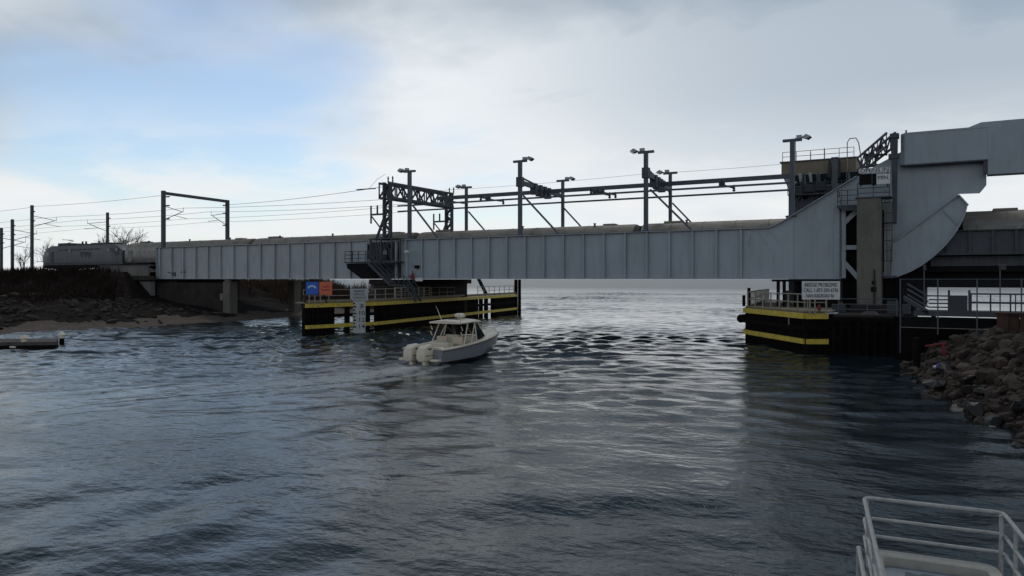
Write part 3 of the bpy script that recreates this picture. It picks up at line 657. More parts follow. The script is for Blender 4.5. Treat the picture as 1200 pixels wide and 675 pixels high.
# OPENS IN board
oy = ty-.2
def rectY(a, b, c, d, y, t): p, q = onY(a, d, y), onY(c, b, y); return MB().box((p.x, y, p.z), (q.x, y+t, q.z))
os_ = thing('opening_time_board', 'white board reading OPENS IN MIN with a dark display, on top of the tower', 'sign', (onY(1020, 216, oy).x, oy, onY(1020, 216, oy).z))
P('panel', rectY(1006.5, 195.5, 1043, 203.3, oy, .08), 'sign', os_); P('panel', rectY(1027.2, 203.35, 1043, 216, oy, .08), 'sign', os_)
P('display', rectY(1006.8, 203.4, 1021.4, 217, oy+.04, .08), 'black', os_); P('display', rectY(1022.2, 203.4, 1027, 217, oy+.04, .08), 'black', os_)
P('divider', rectY(1021.4, 203.4, 1022.2, 217, oy, .1), 'dsteel', os_)
X1, Z1 = (1, 0, 0), (0, 0, 1)
def tY(par, body, px, py, y, hpx, wpx, mat='signtxt', bold=0.0):
    c = onY(px, py, y); r = ray(px); t = y/r[1]; s = t/FPX
    return text_part('lettering', body, hpx*s*1.38, c, X1, Z1, mat, par, width=xat(px+wpx/2, y)-xat(px-wpx/2, y), bold=bold)
tY(os_, 'OPENS IN', 1024.6, 199.5, oy-.01, 5.0, 33); tY(os_, 'MIN.', 1035.3, 208.2, oy-.01, 5.0, 13)
for px in (1009, 1040): P('support', MB().tube([onY(px, 219, oy+.15), onY(px, 196, oy+.15)], .05), 'dsteel', os_)
# caged ladder right of the tower
la = thing('caged_ladder', 'grey caged ladder between the concrete tower and the segment plate', 'ladder', onY(1040, 326, 64.9))
for px in (1037, 1042.5): P('stile', MB().tube([onY(px, 322, 64.9), onY(px, 222, 64.9)], .035, 6), 'rail', la)
for py in range(226, 322, 4): P('rung', MB().tube([onY(1037, py, 64.9), onY(1042.5, py, 64.9)], .022, 5), 'rail', la)
for py in (238, 250, 262, 270, 282, 294, 306): 
    c = onY(1039.8, py, 64.9); P('cage_hoop', MB().tube([c+Vector((.35*math.cos(a), -.62*math.sin(a)**.8 if 0 < a < 3.1 else 0, 0)) for a in np.linspace(0, math.pi, 9)], .025, 5), 'dsteel', la)
for k in (.3, 1.57, 2.8): P('cage_bar', MB().tube([onY(1039.8, 238, 64.9)+Vector((.35*math.cos(k), -.62*math.sin(k)**.8, 0)), onY(1039.8, 306, 64.9)+Vector((.35*math.cos(k), -.62*math.sin(k)**.8, 0))], .022, 5), 'dsteel', la)
P('landing', MB().box(onY(1033, 262, 65.2), onY(1047, 260.5, 64.0)), 'dsteel', la); P('landing', MB().box(onY(1033, 325, 65.2), onY(1050, 323, 64.0)), 'dsteel', la)

# ---- control house beyond the tracks
hy = 80.5
chx = [xat(p, hy) for p in (917, 926, 1004)]
hz = lambda py, px=960: onY(px, py, hy).z
ch = thing('control_house', 'bridge operator house with tan parapet and slanted windows behind the curved heel', 'building', (chx[1], hy, 2.5))
def loftbox(x0, x1, y0, y1, z0, z1, ox0=0, oy0=0): # lower edge inset by ox0 / oy0
    return MB().add([(x0+ox0,y0+oy0,z0),(x1-ox0,y0+oy0,z0),(x1-ox0,y1-oy0,z0),(x0+ox0,y1-oy0,z0),(x0,y0,z1),(x1,y0,z1),(x1,y1,z1),(x0,y1,z1)], [(3,2,1,0),(4,5,6,7),(0,1,5,4),(1,2,6,5),(2,3,7,6),(3,0,4,7)])
zt0, zt1, zt2, zt3 = hz(189), hz(203), hz(219), hz(243)
P('parapet', loftbox(chx[0], chx[2], hy-.6, hy+6, zt1, zt0), 'tan', ch)
P('window_band', loftbox(chx[0]+.02, chx[2]-.02, hy-.55, hy+5.95, zt2, zt1-.002, .55, .5), 'girder', ch)
P('wall', loftbox(chx[0]+.58, chx[2]-.58, hy+0, hy+5.4, 2.5, zt2-.002), 'post', ch)
for i in range(5):
    a = chx[0]+.9+i*1.35
    wnd = P('window', MB().add([(a, hy-.53, zt1-.12), (a+1.05, hy-.53, zt1-.12), (a+1.0, hy-.16, zt2+.2), (a+.05, hy-.16, zt2+.2)], [(0,1,2,3)]).add([(a, hy-.50, zt1-.12), (a+1.05, hy-.50, zt1-.12), (a+1.0, hy-.13, zt2+.2), (a+.05, hy-.13, zt2+.2)], [(3,2,1,0)]), 'glass', ch)
    P('mullion', MB().bar((a+1.2, hy-.58, zt1-.05), (a+1.15, hy-.2, zt2+.1), .1, .06), 'dkgrey', ch)
P('roof', MB().box((chx[0]-.15, hy-.75, zt0+.002), (chx[2]+.1, hy+6.1, zt0+.12)), 'dsteel', ch)
railing(ch, [(chx[0]+.1, hy-.5, zt0+.12), (chx[2]-.2, hy-.5, zt0+.12)], .95, 1.4, 'rail', .03, 2, 'roof_')
lx = xat(997, hy-.7); P('roof_ladder', MB().tube([(lx-.3, hy-.8, zt0-1.3), (lx-.3, hy-.8, zt0+1.5), (lx-.1, hy-.6, zt0+1.9), (lx+.45, hy-.6, zt0+1.9), (lx+.7, hy-.8, zt0+1.4), (lx+1.1, hy-.8, zt0-1.3)], .05, 6), 'rail', ch)
wy = hy-1.0
for px, py, h_ in ((932, 189, 2.4), (950, 189, .9), (966, 189, 1.3)): c = onY(px, py, hy+.5); P('roof_mast', MB().tube([c, c+Vector((0,0,h_))], .045, 6), 'dsteel', ch)
for px, pa_, pb_ in ((933, 222, 243), (940, 205, 240), (952, 222, 236), (958, 206, 236), (967, 210, 232)): P('conduit', MB().bar(onY(px, pb_, hy-.75), onY(px, pa_, hy-.75), .12, .1), 'dsteel', ch)
for px, py in ((936, 224), (948, 221), (962, 219)): c = onY(px, py, hy-.7); P('equipment_box', MB().box(c-Vector((.45, .3, .4)), c+Vector((.45, .1, .45))), 'dkgrey', ch, bevel=.04)
P('knee_brace', MB().bar(onY(927, 243, hy-.6), onY(945, 222, hy-.9), .14, .14), 'dsteel', ch); P('slanted_panel', MB().prism([onY(935, 203, hy-.95), onY(939, 203, hy-.95), onY(941, 213, hy-.7), onY(937, 213, hy-.7)], (0, .08, 0)), 'girder2', ch); P('slanted_panel', MB().prism([onY(947, 202, hy-.95), onY(951, 202, hy-.95), onY(952, 213, hy-.7), onY(949, 213, hy-.7)], (0, .08, 0)), 'girder2', ch)
P('walkway', MB().box((chx[1], wy-.4, hz(228)-.1), (chx[2], hy+.1, hz(228))), 'dsteel', ch)
railing(ch, [(chx[1], wy-.35, hz(228)), (chx[2], wy-.35, hz(228))], 1.1, 1.2, 'dsteel', .035, 3, 'walkway_')
P('floodlight', MB().box(onY(930, 216, hy-1.2), onY(934, 213, hy-.9)), 'lampg', ch); P('service_hatch', MB().box(onY(936, 234, hy-.02), onY(946, 230, hy-.08)), 'black', ch)
for px in (982, 971): P('buttress', MB().prism([onY(px, 187, hy-1.4), onY(px+2.5, 187, hy-1.4), onY(px+2.5, 208, hy-1.0), onY(px-2, 208, hy-1.0)], (0, .4, 0)), 'dkgrey', ch)

# ================================================================== TRAIN
TY = 69.2
def car_ring(x, w_=1.58, top=3.86, shrink=0.0):
    pr = [(-1.30, .95), (-1.55, 1.35), (-1.60, 1.95), (-1.55, 2.6), (-1.40, 3.1), (-1.12, 3.5), (-.70, 3.76), (0, 3.86)]
    pr = pr+[(-a, b) for a, b in pr[-2::-1]]
    return [(x, TY+a*(1-shrink), RAILZ+1.0+(b-1.0)*(1-shrink*.6)) for a, b in pr]
XJ = xat(302, TY)+.45; CL = 26.0
def make_car(x0, label):
    t = thing('passenger_car', label, 'train car', (x0, TY, RAILZ), 'silver passenger cars of the train'); x1 = x0+CL-.75
    lower = lambda R: R[0:5]+R[10:15]
    body = MB().loft([lower(car_ring(x0, shrink=.035)), lower(car_ring(x0+.25)), lower(car_ring(x1-.25)), lower(car_ring(x1, shrink=.035))])
    P('body', body, 'stain', t, smooth=True)
    up = lambda R: [(p[0], p[1], p[2]+.004) for p in R[4:11]]
    rf = P('roof', MB().loft([up(car_ring(x0, shrink=.035)), up(car_ring(x0+.25)), up(car_ring(x1-.25)), up(car_ring(x1, shrink=.035))]), 'roof', t, smooth=True)
    for k in range(1, 9): P('roof_seam', MB().tube([(x0+k*CL/9, p[1]*1.0+(p[1]-TY)*.006, p[2]+.012) for p in up(car_ring(0))], .018, 4), 'roof', rf)
    P('roof_vent', MB().box((x0+2.0, TY-.55, RAILZ+3.80), (x0+3.6, TY+.55, RAILZ+4.0)), 'roof', rf, bevel=.05); P('roof_vent', MB().box((x1-3.4, TY-.5, RAILZ+3.80), (x1-2.2, TY+.5, RAILZ+3.98)), 'roof', rf, bevel=.05)
    for k, xx in enumerate((x0+4.2, x0+13, x1-4.2)): P('exhaust', MB().lathe((xx, TY-.6, RAILZ+3.74), [(.1, 0), (.1, .22), (.16, .24), (.16, .3), (.02, .33)], 8), 'dsteel', rf)
    w0 = P('window', MB().prism([(x0+2.6, TY-1.60, RAILZ+2.0), (x0+3.45, TY-1.60, RAILZ+2.0), (x0+3.45, TY-1.565, RAILZ+2.58), (x0+2.6, TY-1.565, RAILZ+2.58)], (0, -.012, 0)), 'glass', t)
    for k in range(1, 18): PC(w0, (k*1.165, 0, 0))
    for xx in (x0+.95, x1-1.75): P('door', MB().prism([(xx, TY-1.55, RAILZ+1.1), (xx+.8, TY-1.55, RAILZ+1.1), (xx+.8, TY-1.58, RAILZ+2.7), (xx, TY-1.58, RAILZ+2.7)], (0, -.06, 0)), 'stain', t)
    for xx in (x0+3.6, x1-3.6):
        P('truck', MB().box((xx-1.7, TY-1.15, RAILZ+.35), (xx+1.7, TY+1.15, RAILZ+.9)), 'black', t)
        for dx in (-1.2, 1.2): P('wheelset', MB().tube([(xx+dx, TY-.8, RAILZ+.46), (xx+dx, TY+.8, RAILZ+.46)], .46, 14), 'black', t)
    P('diaphragm', MB().box((x0-.3, TY-.75, RAILZ+1.1), (x0, TY+.95, RAILZ+3.62)), 'black', t)
    return t
names = ['silver passenger car coupled behind the locomotive, above the left girder end', 'silver passenger car second from the locomotive, roof above the left approach girder', 'silver passenger car third from the locomotive, above the stairs joint',
         'silver passenger car fourth from the locomotive, above the middle of the bascule leaf', 'silver passenger car fifth from the locomotive, roof ending behind the curved heel', 'silver passenger car showing dark windows behind the rolling segment at right', 'last silver passenger car reaching out of the right edge']
c0 = make_car(XJ-CL, names[0])
for k in range(1, 7): copy_tree(c0, (CL*k, 0, 0), names[k])
# locomotive
lx1 = XJ-CL-.9; lx0 = lx1-20.3
lo = thing('locomotive', 'silver electric locomotive at the head of the train on the left embankment', 'locomotive', (lx0, TY, RAILZ))
def loco_ring(x, zt, zb=.75, wsc=1.0): 
    pr = [(-1.48*wsc, zb), (-1.5*wsc, zb+.1), (-1.5*wsc, zt-.42), (-1.36*wsc, zt-.06), (-1.2*wsc, zt), (1.2*wsc, zt), (1.36*wsc, zt-.06), (1.5*wsc, zt-.42), (1.5*wsc, zb+.1), (1.48*wsc, zb)]
    return [(x, TY+a, RAILZ+b) for a, b in pr]
def loco_sec(x): 
    L_ = x-lx0; e = min(L_, 20.3-L_); zt = 2.75+min(e/1.7, 1)*1.0; return loco_ring(x, zt, .75, .86+.14*min(e/1.2, 1))
P('body', MB().loft([loco_sec(lx0+v) for v in (0, .5, 1.2, 2.2, 3.0, 10, 17.3, 18.1, 19.1, 19.8, 20.3)]), 'loco', lo, smooth=True)
zr_ = RAILZ+3.76
P('roof_equipment', MB().box((lx0+3.6, TY-1.1, zr_), (lx0+6.4, TY+1.1, zr_+.42)), 'locod', lo, bevel=.06); P('roof_equipment', MB().box((lx0+8.3, TY-1.0, zr_), (lx0+11.2, TY+1.0, zr_+.2)), 'locod', lo, bevel=.04); P('roof_equipment', MB().box((lx0+12.2, TY-1.1, zr_), (lx0+16.8, TY+1.1, zr_+.28)), 'locod', lo, bevel=.06)
P('roof_band', MB().box((lx0+2.3, TY-1.28, zr_-.16), (lx1-2.3, TY+1.28, zr_-.004)), 'locod', lo)
for s, xx in ((1, lx0), (-1, lx1)):
    P('windshield', MB().add([(xx+s*.30, TY-1.1, RAILZ+2.62), (xx+s*.30, TY+1.1, RAILZ+2.62), (xx+s*1.45, TY+1.1, RAILZ+3.42), (xx+s*1.45, TY-1.1, RAILZ+3.42)], [(0,1,2,3)]).add([(xx+s*.26, TY-1.1, RAILZ+2.68), (xx+s*.26, TY+1.1, RAILZ+2.68), (xx+s*1.41, TY+1.1, RAILZ+3.48), (xx+s*1.41, TY-1.1, RAILZ+3.48)], [(3,2,1,0)]), 'glass', lo)
P('cab_mask', MB().prism([(lx1-2.9, TY-1.515, RAILZ+3.2), (lx1-1.7, TY-1.515, RAILZ+3.2), (lx1-.6, TY-1.48, RAILZ+2.3), (lx1-1.3, TY-1.515, RAILZ+2.0)], (0, -.02, 0)), 'locod', lo)
for px in (82, 127, 136.5): 
    c = xat(px, TY-1.5); P('side_window', MB().box((c-.28, TY-1.53, RAILZ+2.72), (c+.28, TY-1.503, RAILZ+3.12)), 'glass', lo)
for k in range(7): P('side_grille', MB().box((lx0+4.6+k*1.55, TY-1.525, RAILZ+2.95), (lx0+5.8+k*1.55, TY-1.503, RAILZ+3.18)), 'dkgrey', lo)
P('lower_stripe', MB().box((lx0+.8, TY-1.52, RAILZ+.86), (lx1-.8, TY-1.503, RAILZ+1.12)), 'locod', lo)
P('cab_door', MB().box((lx0+2.5, TY-1.53, RAILZ+.95), (lx0+3.2, TY-1.503, RAILZ+2.85)), 'dkgrey', lo)
P('pantograph', MB().tube([(lx0+4.2, TY, zr_+.42), (lx0+6.0, TY, zr_+.75), (lx0+4.4, TY, zr_+.95)], .05, 5).tube([(lx0+4.4, TY-.9, zr_+.97), (lx0+4.4, TY+.9, zr_+.97)], .04, 5), 'black', lo)
for xx in (9.2, 10.1, 13.4, 15.2): P('roof_insulator', MB().lathe((lx0+xx, TY-.5, zr_+.2), [(.12, 0), (.18, .1), (.1, .2), (.18, .3), (.06, .42)], 8), 'locod', lo)
P('cab_window', MB().box((lx0+1.3, TY-1.53, RAILZ+2.25), (lx0+1.9, TY-1.49, RAILZ+2.75)), 'glass', lo)
ec = xat(100, TY-1.5)
for k, (a, b) in enumerate(((-1.15, .3), (-.35, .18), (.35, .05))):
    P('emblem', MB().prism([(ec+a*1.25, TY-1.503, RAILZ+2.75-k*.04), (ec+a*1.25+1.15, TY-1.503, RAILZ+2.7-k*.06), (ec+a*1.25+.7, TY-1.503, RAILZ+1.55+b), (ec+a*1.25+.25, TY-1.503, RAILZ+2.1)], (0, -.012, 0)), 'dkgrey', lo)
P('skirt', MB().box((lx0+.5, TY-1.4, RAILZ+.3), (lx1-.5, TY+1.4, RAILZ+.745)), 'black', lo)
for xx in (lx0+4.2, lx1-4.2):
    P('truck', MB().box((xx-2.0, TY-1.2, RAILZ+.2), (xx+2.0, TY+1.2, RAILZ+.7)), 'black', lo)
    for dx in (-1.4, 1.4): P('wheelset', MB().tube([(xx+dx, TY-.8, RAILZ+.56), (xx+dx, TY+.8, RAILZ+.56)], .56, 14), 'black', lo)

# ================================================================== OVERHEAD LINE
def flood(parent, c, s):
    """arm across the post top with a flood lamp at one end"""
    P('crossarm', MB().box((c.x-.75, c.y-.12, c.z-.28), (c.x+.75, c.y+.12, c.z-.06)), 'post', parent)
    lp = P('lamp', MB().prism([c+Vector((s*.75, -.3, -.02)), c+Vector((s*1.1, -.3, .22)), c+Vector((s*1.45, -.3, .02)), c+Vector((s*1.15, -.3, -.18))], (0, .6, 0)).box((c.x+s*.45-.12, c.y-.15, c.z-.058), (c.x+s*.45+.3, c.y+.15, c.z+.2)), 'lampg', parent)
    P('lens', MB().prism([c+Vector((s*1.17, -.26, -.2)), c+Vector((s*1.46, -.26, -.01)), c+Vector((s*1.5, -.26, -.05)), c+Vector((s*1.2, -.26, -.24))], (0, .52, 0)), 'glass', lp)
near_posts = [(480, 199, 1, -1, 'stairs end'), (609.5, 187, 1, 1, ''), (757, 176, 1, -1, ''), (928.5, 162, 1, 1, '')]
far_posts = [(546.5, 218, -1), (659.5, 210, 1), (785.5, 201, -1)]
GR = 'floodlight posts along the bascule leaf'
labN = ['near floodlight post just right of the lattice gantry and stairs', 'tall near floodlight post above the middle of the bascule leaf', 'tall near floodlight post right of mid leaf, lamp facing left', 'near floodlight post standing in front of the control house']
labF = ['short far floodlight post next right of the lattice gantry', 'far floodlight post paired with the post above mid leaf', 'far floodlight post close behind the post with lamp facing left']
pn = []
for i, (px, py, a, s, _) in enumerate(near_posts):
    topz = onY(px, py, YN).z; x = xat(px, YN)
    bz = ZT if px < 900 else onY(928.5, 254, YN).z
    t = thing('floodlight_post', labN[i], 'post', (x, YN, bz), GR); pn.append((x, topz, t))
    P('post', MB().box((x-.17, YN-.17, bz), (x+.17, YN+.17, topz-.281)), 'post', t); P('base_plate', MB().box((x-.35, YN-.3, bz+.002), (x+.35, YN+.3, bz+.1)), 'post', t)
    flood(t, Vector((x, YN, topz)), s)
    if i < 3:
        bx, by = [(484, 241), (613, 229), (762, 222)][i], [(513, 279), (655, 274.5), (812, 271)][i]
        P('brace', MB().bar(onY(*bx, YN), onY(*by, YN), .16, .16), 'post', t)
pf = []
for i, (px, py, s) in enumerate(far_posts):
    topz = onY(px, py, YF).z; x = xat(px, YF)
    t = thing('floodlight_post', labF[i], 'post', (x, YF, ZT), GR); pf.append((x, topz, t))
    P('post', MB().box((x-.15, YF-.15, ZT), (x+.15, YF+.15, topz-.281)), 'post', t); flood(t, Vector((x, YF, topz)), s)
    bx, by = [(549, 248), (661, 244), (788, 238)][i], [(568, 270), (683, 268), (815, 266)][i]
    P('brace', MB().bar(onY(*bx, YF), onY(*by, YF), .15, .15), 'post', t)
zbm = onY(900, 208, 72).z
ob = thing('overhead_beam', 'long dark overhead conductor beam running along the bascule leaf', 'beam', (xat(505, 72), 72, zbm))
P('beam', MB().box((xat(513, 72), 71.85, zbm-.2), (xat(927, 72), 72.15, zbm+.2)), 'post', ob)
for i, (xn, zn, tn) in enumerate(pn[1:3]):
    xf, zf, tf = pf[i+1]; za = onY([611, 758][i], [213.5, 203][i], YN).z
    P('cross_beam', MB().bar((xn, YN+.2, za), (xf, YF-.2, za-.2), .3, .42), 'dsteel', ob); P('cross_beam', MB().bar((xn, YN+.2, za+.5), (xn+(xf-xn)*.45, 71.4, za+.1), .14, .14), 'dsteel', ob)
    P('clamp', MB().box((xn-.3, YN-.3, za-.45), (xn+.3, YN+.3, za+.5)), 'dsteel', ob)
    for f in (.3, .42, .52, .62): 
        q = Vector((xn, YN, za)).lerp(Vector((xf, YF, za-.2)), f); P('bracket', MB().box(q-Vector((.35, .25, .8)), q+Vector((.3, .25, .35))), 'dsteel', ob)
# two conductor bars
zcb = 13.42
for yy, lab in ((69.2, 'near conductor bar hung below the overhead beam'), (74.8, 'far conductor bar hung below the overhead beam')):
    cb = P('conductor_bar', MB().box((xat(466, yy), yy-.05, zcb-.09), (xat(926, yy), yy+.05, zcb+.09)), 'post', base=(xat(466, yy), yy, zcb)); tag(cb, lab, 'conductor')
hg = []
for i, (px, lab) in enumerate(((528, 'left of the first far post'), (572, 'right of the first far post'), (698, 'midway between the two taller post pairs'), (705, 'just beside another at midway'), (846, 'left of the control house'))):
    x = xat(px, 72); t = thing('insulator_hanger', 'dark insulator hanger under the overhead beam '+lab, 'hanger', (x, 72, zbm), 'hangers of the conductor bars')
    P('stem', MB().box((x-.25, 71.8, zbm-.55), (x+.25, 72.2, zbm-.21)), 'dsteel', t)
    for s in (-1, 1):
        P('arm', MB().bar((x, 72, zbm-.4), (x+.5, 72+s*2.0, zbm-.5), .13, .13), 'dsteel', t); P('insulator', MB().lathe((x+.55, 72+s*2.4, zcb+.1), [(.1, 0), (.17, .12), (.08, .2), (.17, .3), (.08, .4), (.15, .5), (.06, .65)], 8), 'dsteel', t)
        P('drop', MB().bar((x+.55, 72+s*2.4, zcb+.6), (x+.5, 72+s*2.0, zbm-.5), .1, .1), 'dsteel', t)
# lattice gantry over the joint
def lattice(mbp, p, q, h, wdir, wd, n, r=.07):
    p, q = Vector(p), Vector(q); up = Vector((0,0,h)); s = Vector(wdir)*wd/2
    if abs((q-p).normalized().z) > .9: up = Vector((h, 0, 0))
    for e in (1, -1):
        mbp.bar(p+s*e, q+s*e, r*2, r*2); mbp.bar(p+up+s*e, q+up+s*e, r*2, r*2)
        for i in range(n):
            a, b = p.lerp(q, i/n), p.lerp(q, (i+1)/n)
            if i % 2: a, b = a+up, b
            else: a, b = a, b+up
            mbp.bar(a+s*e, b+s*e, r*1.3, r*1.3); mbp.bar(p.lerp(q, i/n)+s*e, p.lerp(q, i/n)+up+s*e, r, r)
    return mbp
g1x, g2x = xat(450.5, YN), xat(457.5, YN); gz = onY(454, 213.5, YN).z
gt = thing('catenary_gantry', 'dark lattice portal gantry spanning the tracks above the stairs', 'gantry', (g1x, YN, ZT))
for yy, nm in ((YN, 'leg'), (YF, 'leg')):
    P(nm, lattice(MB(), (g1x, yy, ZT), (g1x, yy, gz), g2x-g1x, (0,1,0), .25, 7, .10), 'dsteel', gt)
P('truss', lattice(MB(), (g1x+.1, YN-.2, gz-1.7), (g1x+.1, YF+.4, gz-1.7), 1.6, (1,0,0), (g2x-g1x)*1.6, 9, .115), 'dsteel', gt)
for yy in (YN, YF):
    P('insulator', MB().lathe((g1x+.2, yy+.4, gz), [(.06, 0), (.11, .15), (.06, .3), (.11, .45), (.05, .7)], 6), 'dsteel', gt); P('insulator', MB().lathe((g2x, yy+.4, gz), [(.06, 0), (.11, .15), (.06, .3), (.11, .45), (.05, .7)], 6), 'dsteel', gt)
    zz = onY(447, 251, YN).z; fr = MB().bar((g1x-1.9, yy, zz), (g1x, yy, zz), .16, .2).bar((g1x-1.9, yy, zz-1), (g1x-1.9, yy, zz+1.0), .14, .14).bar((g1x-1.0, yy, zz), (g1x-1.0, yy, zz+1.0), .14, .14).bar((g1x-1.8, yy, zz-.2), (g1x-.3, yy, zz-1.8), .12, .12).bar((g1x-1.2, yy, ZT), (g1x+.4, yy, zz+.5), .22, .22)
    P('tension_frame', fr, 'dsteel', gt); P('anchor_brace', MB().bar((g1x-.9, yy, zz-2.5), (g1x+.5, yy, ZT+.1), .12, .12), 'dsteel', gt)
# right gantry beside the counterweight
ry = 64.6
rgx = xat(1047.5, ry); rz1, rz0 = onY(1047.5, 158.5, ry).z, onY(1047.5, 262, ry).z
rg = thing('anchor_gantry', 'dark steel mast with sloping lattice boom beside the counterweight', 'gantry', (rgx, ry, rz0))
P('mast', MB().prism([onY(1043.6, 160, ry), onY(1052, 160, ry), onY(1050.5, 262, ry), onY(1046.5, 262, ry)], (0, .5, 0)), 'dsteel', rg); P('head', MB().box(onY(1042.5, 162, ry-.1), onY(1054, 157.5, ry+.7)), 'dsteel', rg, bevel=.05)
P('collar', MB().box(onY(1041, 186, ry-.1), onY(1053.5, 181, ry+.6)), 'dsteel', rg)
bo = lattice(MB(), onY(1044, 171, ry+.3), onY(1009, 199, ry+7), 1.0, (0.85, .2, 0), .7, 7, .07); P('boom', bo, 'dsteel', rg)
for px, py in ((1016, 180), (1026, 180.5), (1009, 190)): P('stub_post', MB().bar(onY(px, 200, ry+3), onY(px, py, ry+3), .16, .16), 'dsteel', rg)
P('stub_beam', MB().bar(onY(1014, 182, ry+3), onY(1040, 181, ry+3), .16, .16), 'dsteel', rg); P('stub_beam', MB().bar(onY(1008, 196, ry+3), onY(1043, 192, ry+3), .2, .2), 'dsteel', rg)
# post near the control house
q = xat(978.5, YF); t = thing('floodlight_post', 'plain grey post in front of the tan parapet of the control house', 'post', (q, YF, 9)); P('post', MB().box((q-.22, YF-.22, 9), (q+.22, YF+.22, onY(978.5, 186, YF).z)), 'post', t); P('cap', MB().box((q-.3, YF-.3, onY(978.5, 186, YF).z), (q+.3, YF+.3, onY(978.5, 184.5, YF).z)), 'post', t)
# portal frame and catenary poles on the left
def insul(parent, c, n=4):
    P('insulator', MB().tube([c, c+Vector((0,.5,.02))], .09, 6), 'dsteel', parent)
def cantilever(t, x, y, z, s, L_=2.6):
    P('bracket_arm', MB().tube([(x, y, z), (x+.1, y+s*L_, z-.55)], .045, 5).tube([(x, y, z-1.7), (x+.1, y+s*L_*.9, z-.6)], .05, 5).tube([(x+.1, y+s*L_*.45, z-1.1), (x+.15, y+s*(L_+.6), z-1.45)], .035, 5).tube([(x+.1, y+s*L_, z-.55), (x+.1, y+s*L_, z+.1)], .03, 5), 'dsteel', t)
pl = xat(191.5, YN-.3); pzt = onY(191.5, 223.5, YN-.3).z
po = thing('portal_frame', 'dark catenary portal frame standing over the left end of the girder', 'portal', (pl, YN-.3, ZT))
pr_ = xat(266.5, YF+.3)
P('leg', MB().box((pl-.24, YN-.5, ZT+.002), (pl+.24, YN-.1, pzt)), 'dsteel', po); P('leg', MB().box((pr_-.24, YF+.1, 5.8), (pr_+.24, YF+.5, pzt)), 'dsteel', po)
P('beam', MB().bar((pl, YN-.1, pzt-.32), (pr_, YF+.1, pzt-.2), .3, .4), 'dsteel', po)
cantilever(po, pl, YN, pzt-2.1, 1, 2.7); cantilever(po, pr_, YF, pzt-2.0, -1, 2.7)
for k in (.8, 2.0, 3.8): P('insulator', MB().tube([(pl+.2, YN, pzt-k), (pl+.7, YN+.1, pzt-k)], .1, 6), 'dsteel', po); P('insulator', MB().tube([(pr_-.6, YF, pzt-k), (pr_-.1, YF, pzt-k)], .1, 6), 'dsteel', po)
for px, py, yy, s, lab in ((37.5, 240.5, 64.6, 1, 'tall dark catenary pole left of the locomotive'), (14.5, 257, 64.6, 1, 'catenary pole second from the left edge'), (1.5, 267, 64.6, 1, 'catenary pole at the very left edge'), (126, 249, 79.4, -1, 'dark catenary pole behind the locomotive')):
    x = xat(px, yy); zt = onY(px, py, yy).z
    t = thing('catenary_pole', lab, 'pole', (x, yy, 5.6), 'catenary poles along the left embankment')
    P('mast', MB().box((x-.2, yy-.17, 5.2), (x+.2, yy+.17, zt)), 'dsteel', t); cantilever(t, x, yy, min(zt-1.6, 15.3), s, 3.6)
    for k in (1.0, 2.4): P('insulator', MB().tube([(x+.15, yy, zt-k), (x+.75, yy, zt-k)], .1, 6), 'dsteel', t)
def wire(lab, pts, r=.022):
    mb = MB(); pts = [Vector(p) for p in pts]; full = []
    for a, b in zip(pts[:-1], pts[1:]):
        n = 8; sag = (b-a).length*.006
        full += [a.lerp(b, i/n)-Vector((0,0,4*sag*(i/n)*(1-i/n))) for i in range(n)]
    full.append(pts[-1]); tag(P('overhead_wire', mb.tube(full, r, 5), 'dsteel', base=pts[0]), lab, 'wire', None)
x37, x14, x2, x126 = xat(37.5, 64.6), xat(14.5, 64.6), xat(1.5, 64.6), xat(126, 79.4)
wire('near messenger wire from the left poles to the gantry', [(-420, 69.2, 14.9), (x14, 69.2, 14.9), (x37, 69.2, 14.9), (pl, 69.2, 14.9), (g1x, 69.2, 14.3)])
wire('near contact wire left of the gantry', [(-420, 69.2, 13.4), (x37, 69.2, 13.4), (pl, 69.2, 13.4), (g1x, 69.2, 13.4)], .018)
wire('far messenger wire from the left poles to the gantry', [(-420, 74.8, 14.9), (x126, 74.8, 14.9), (pr_, 74.8, 14.9), (g1x, 74.8, 14.3)])
wire('far contact wire left of the gantry', [(-420, 74.8, 13.4), (x126, 74.8, 13.4), (pr_, 74.8, 13.4), (g1x, 74.8, 13.4)], .018)
wire('feeder wire along the near pole tops to the portal frame', [(-420, 65.2, 16.2), (x14, 65.2, 16.0), (x37, 65.2, 16.2), (pl, 66, 16.4)])
wire('feeder wire from the portal frame to the gantry top', [(pr_, 78, 16.2), (g1x, YN+.3, gz-.4)], .026)
wire('thin wire above the overhead beam to the control house', [(g2x, 72, 15.3), (xat(757, 72), 72, 15.5), (xat(926, 72), 72, 15.5)], .014)
j = onY(420, 222.5, 68); tag(P('wire_insulator', MB().tube([onY(418, 222.3, 68), onY(440, 220.8, 67)], .07, 6), 'dsteel', base=j), 'dark string insulator on the feeder wire left of the gantry', 'insulator')
wire('loose jumper wire looping up to the gantry top', [onY(432, 221.5, 67), onY(442, 210, 67), onY(452, 204, 66.5)], .018)

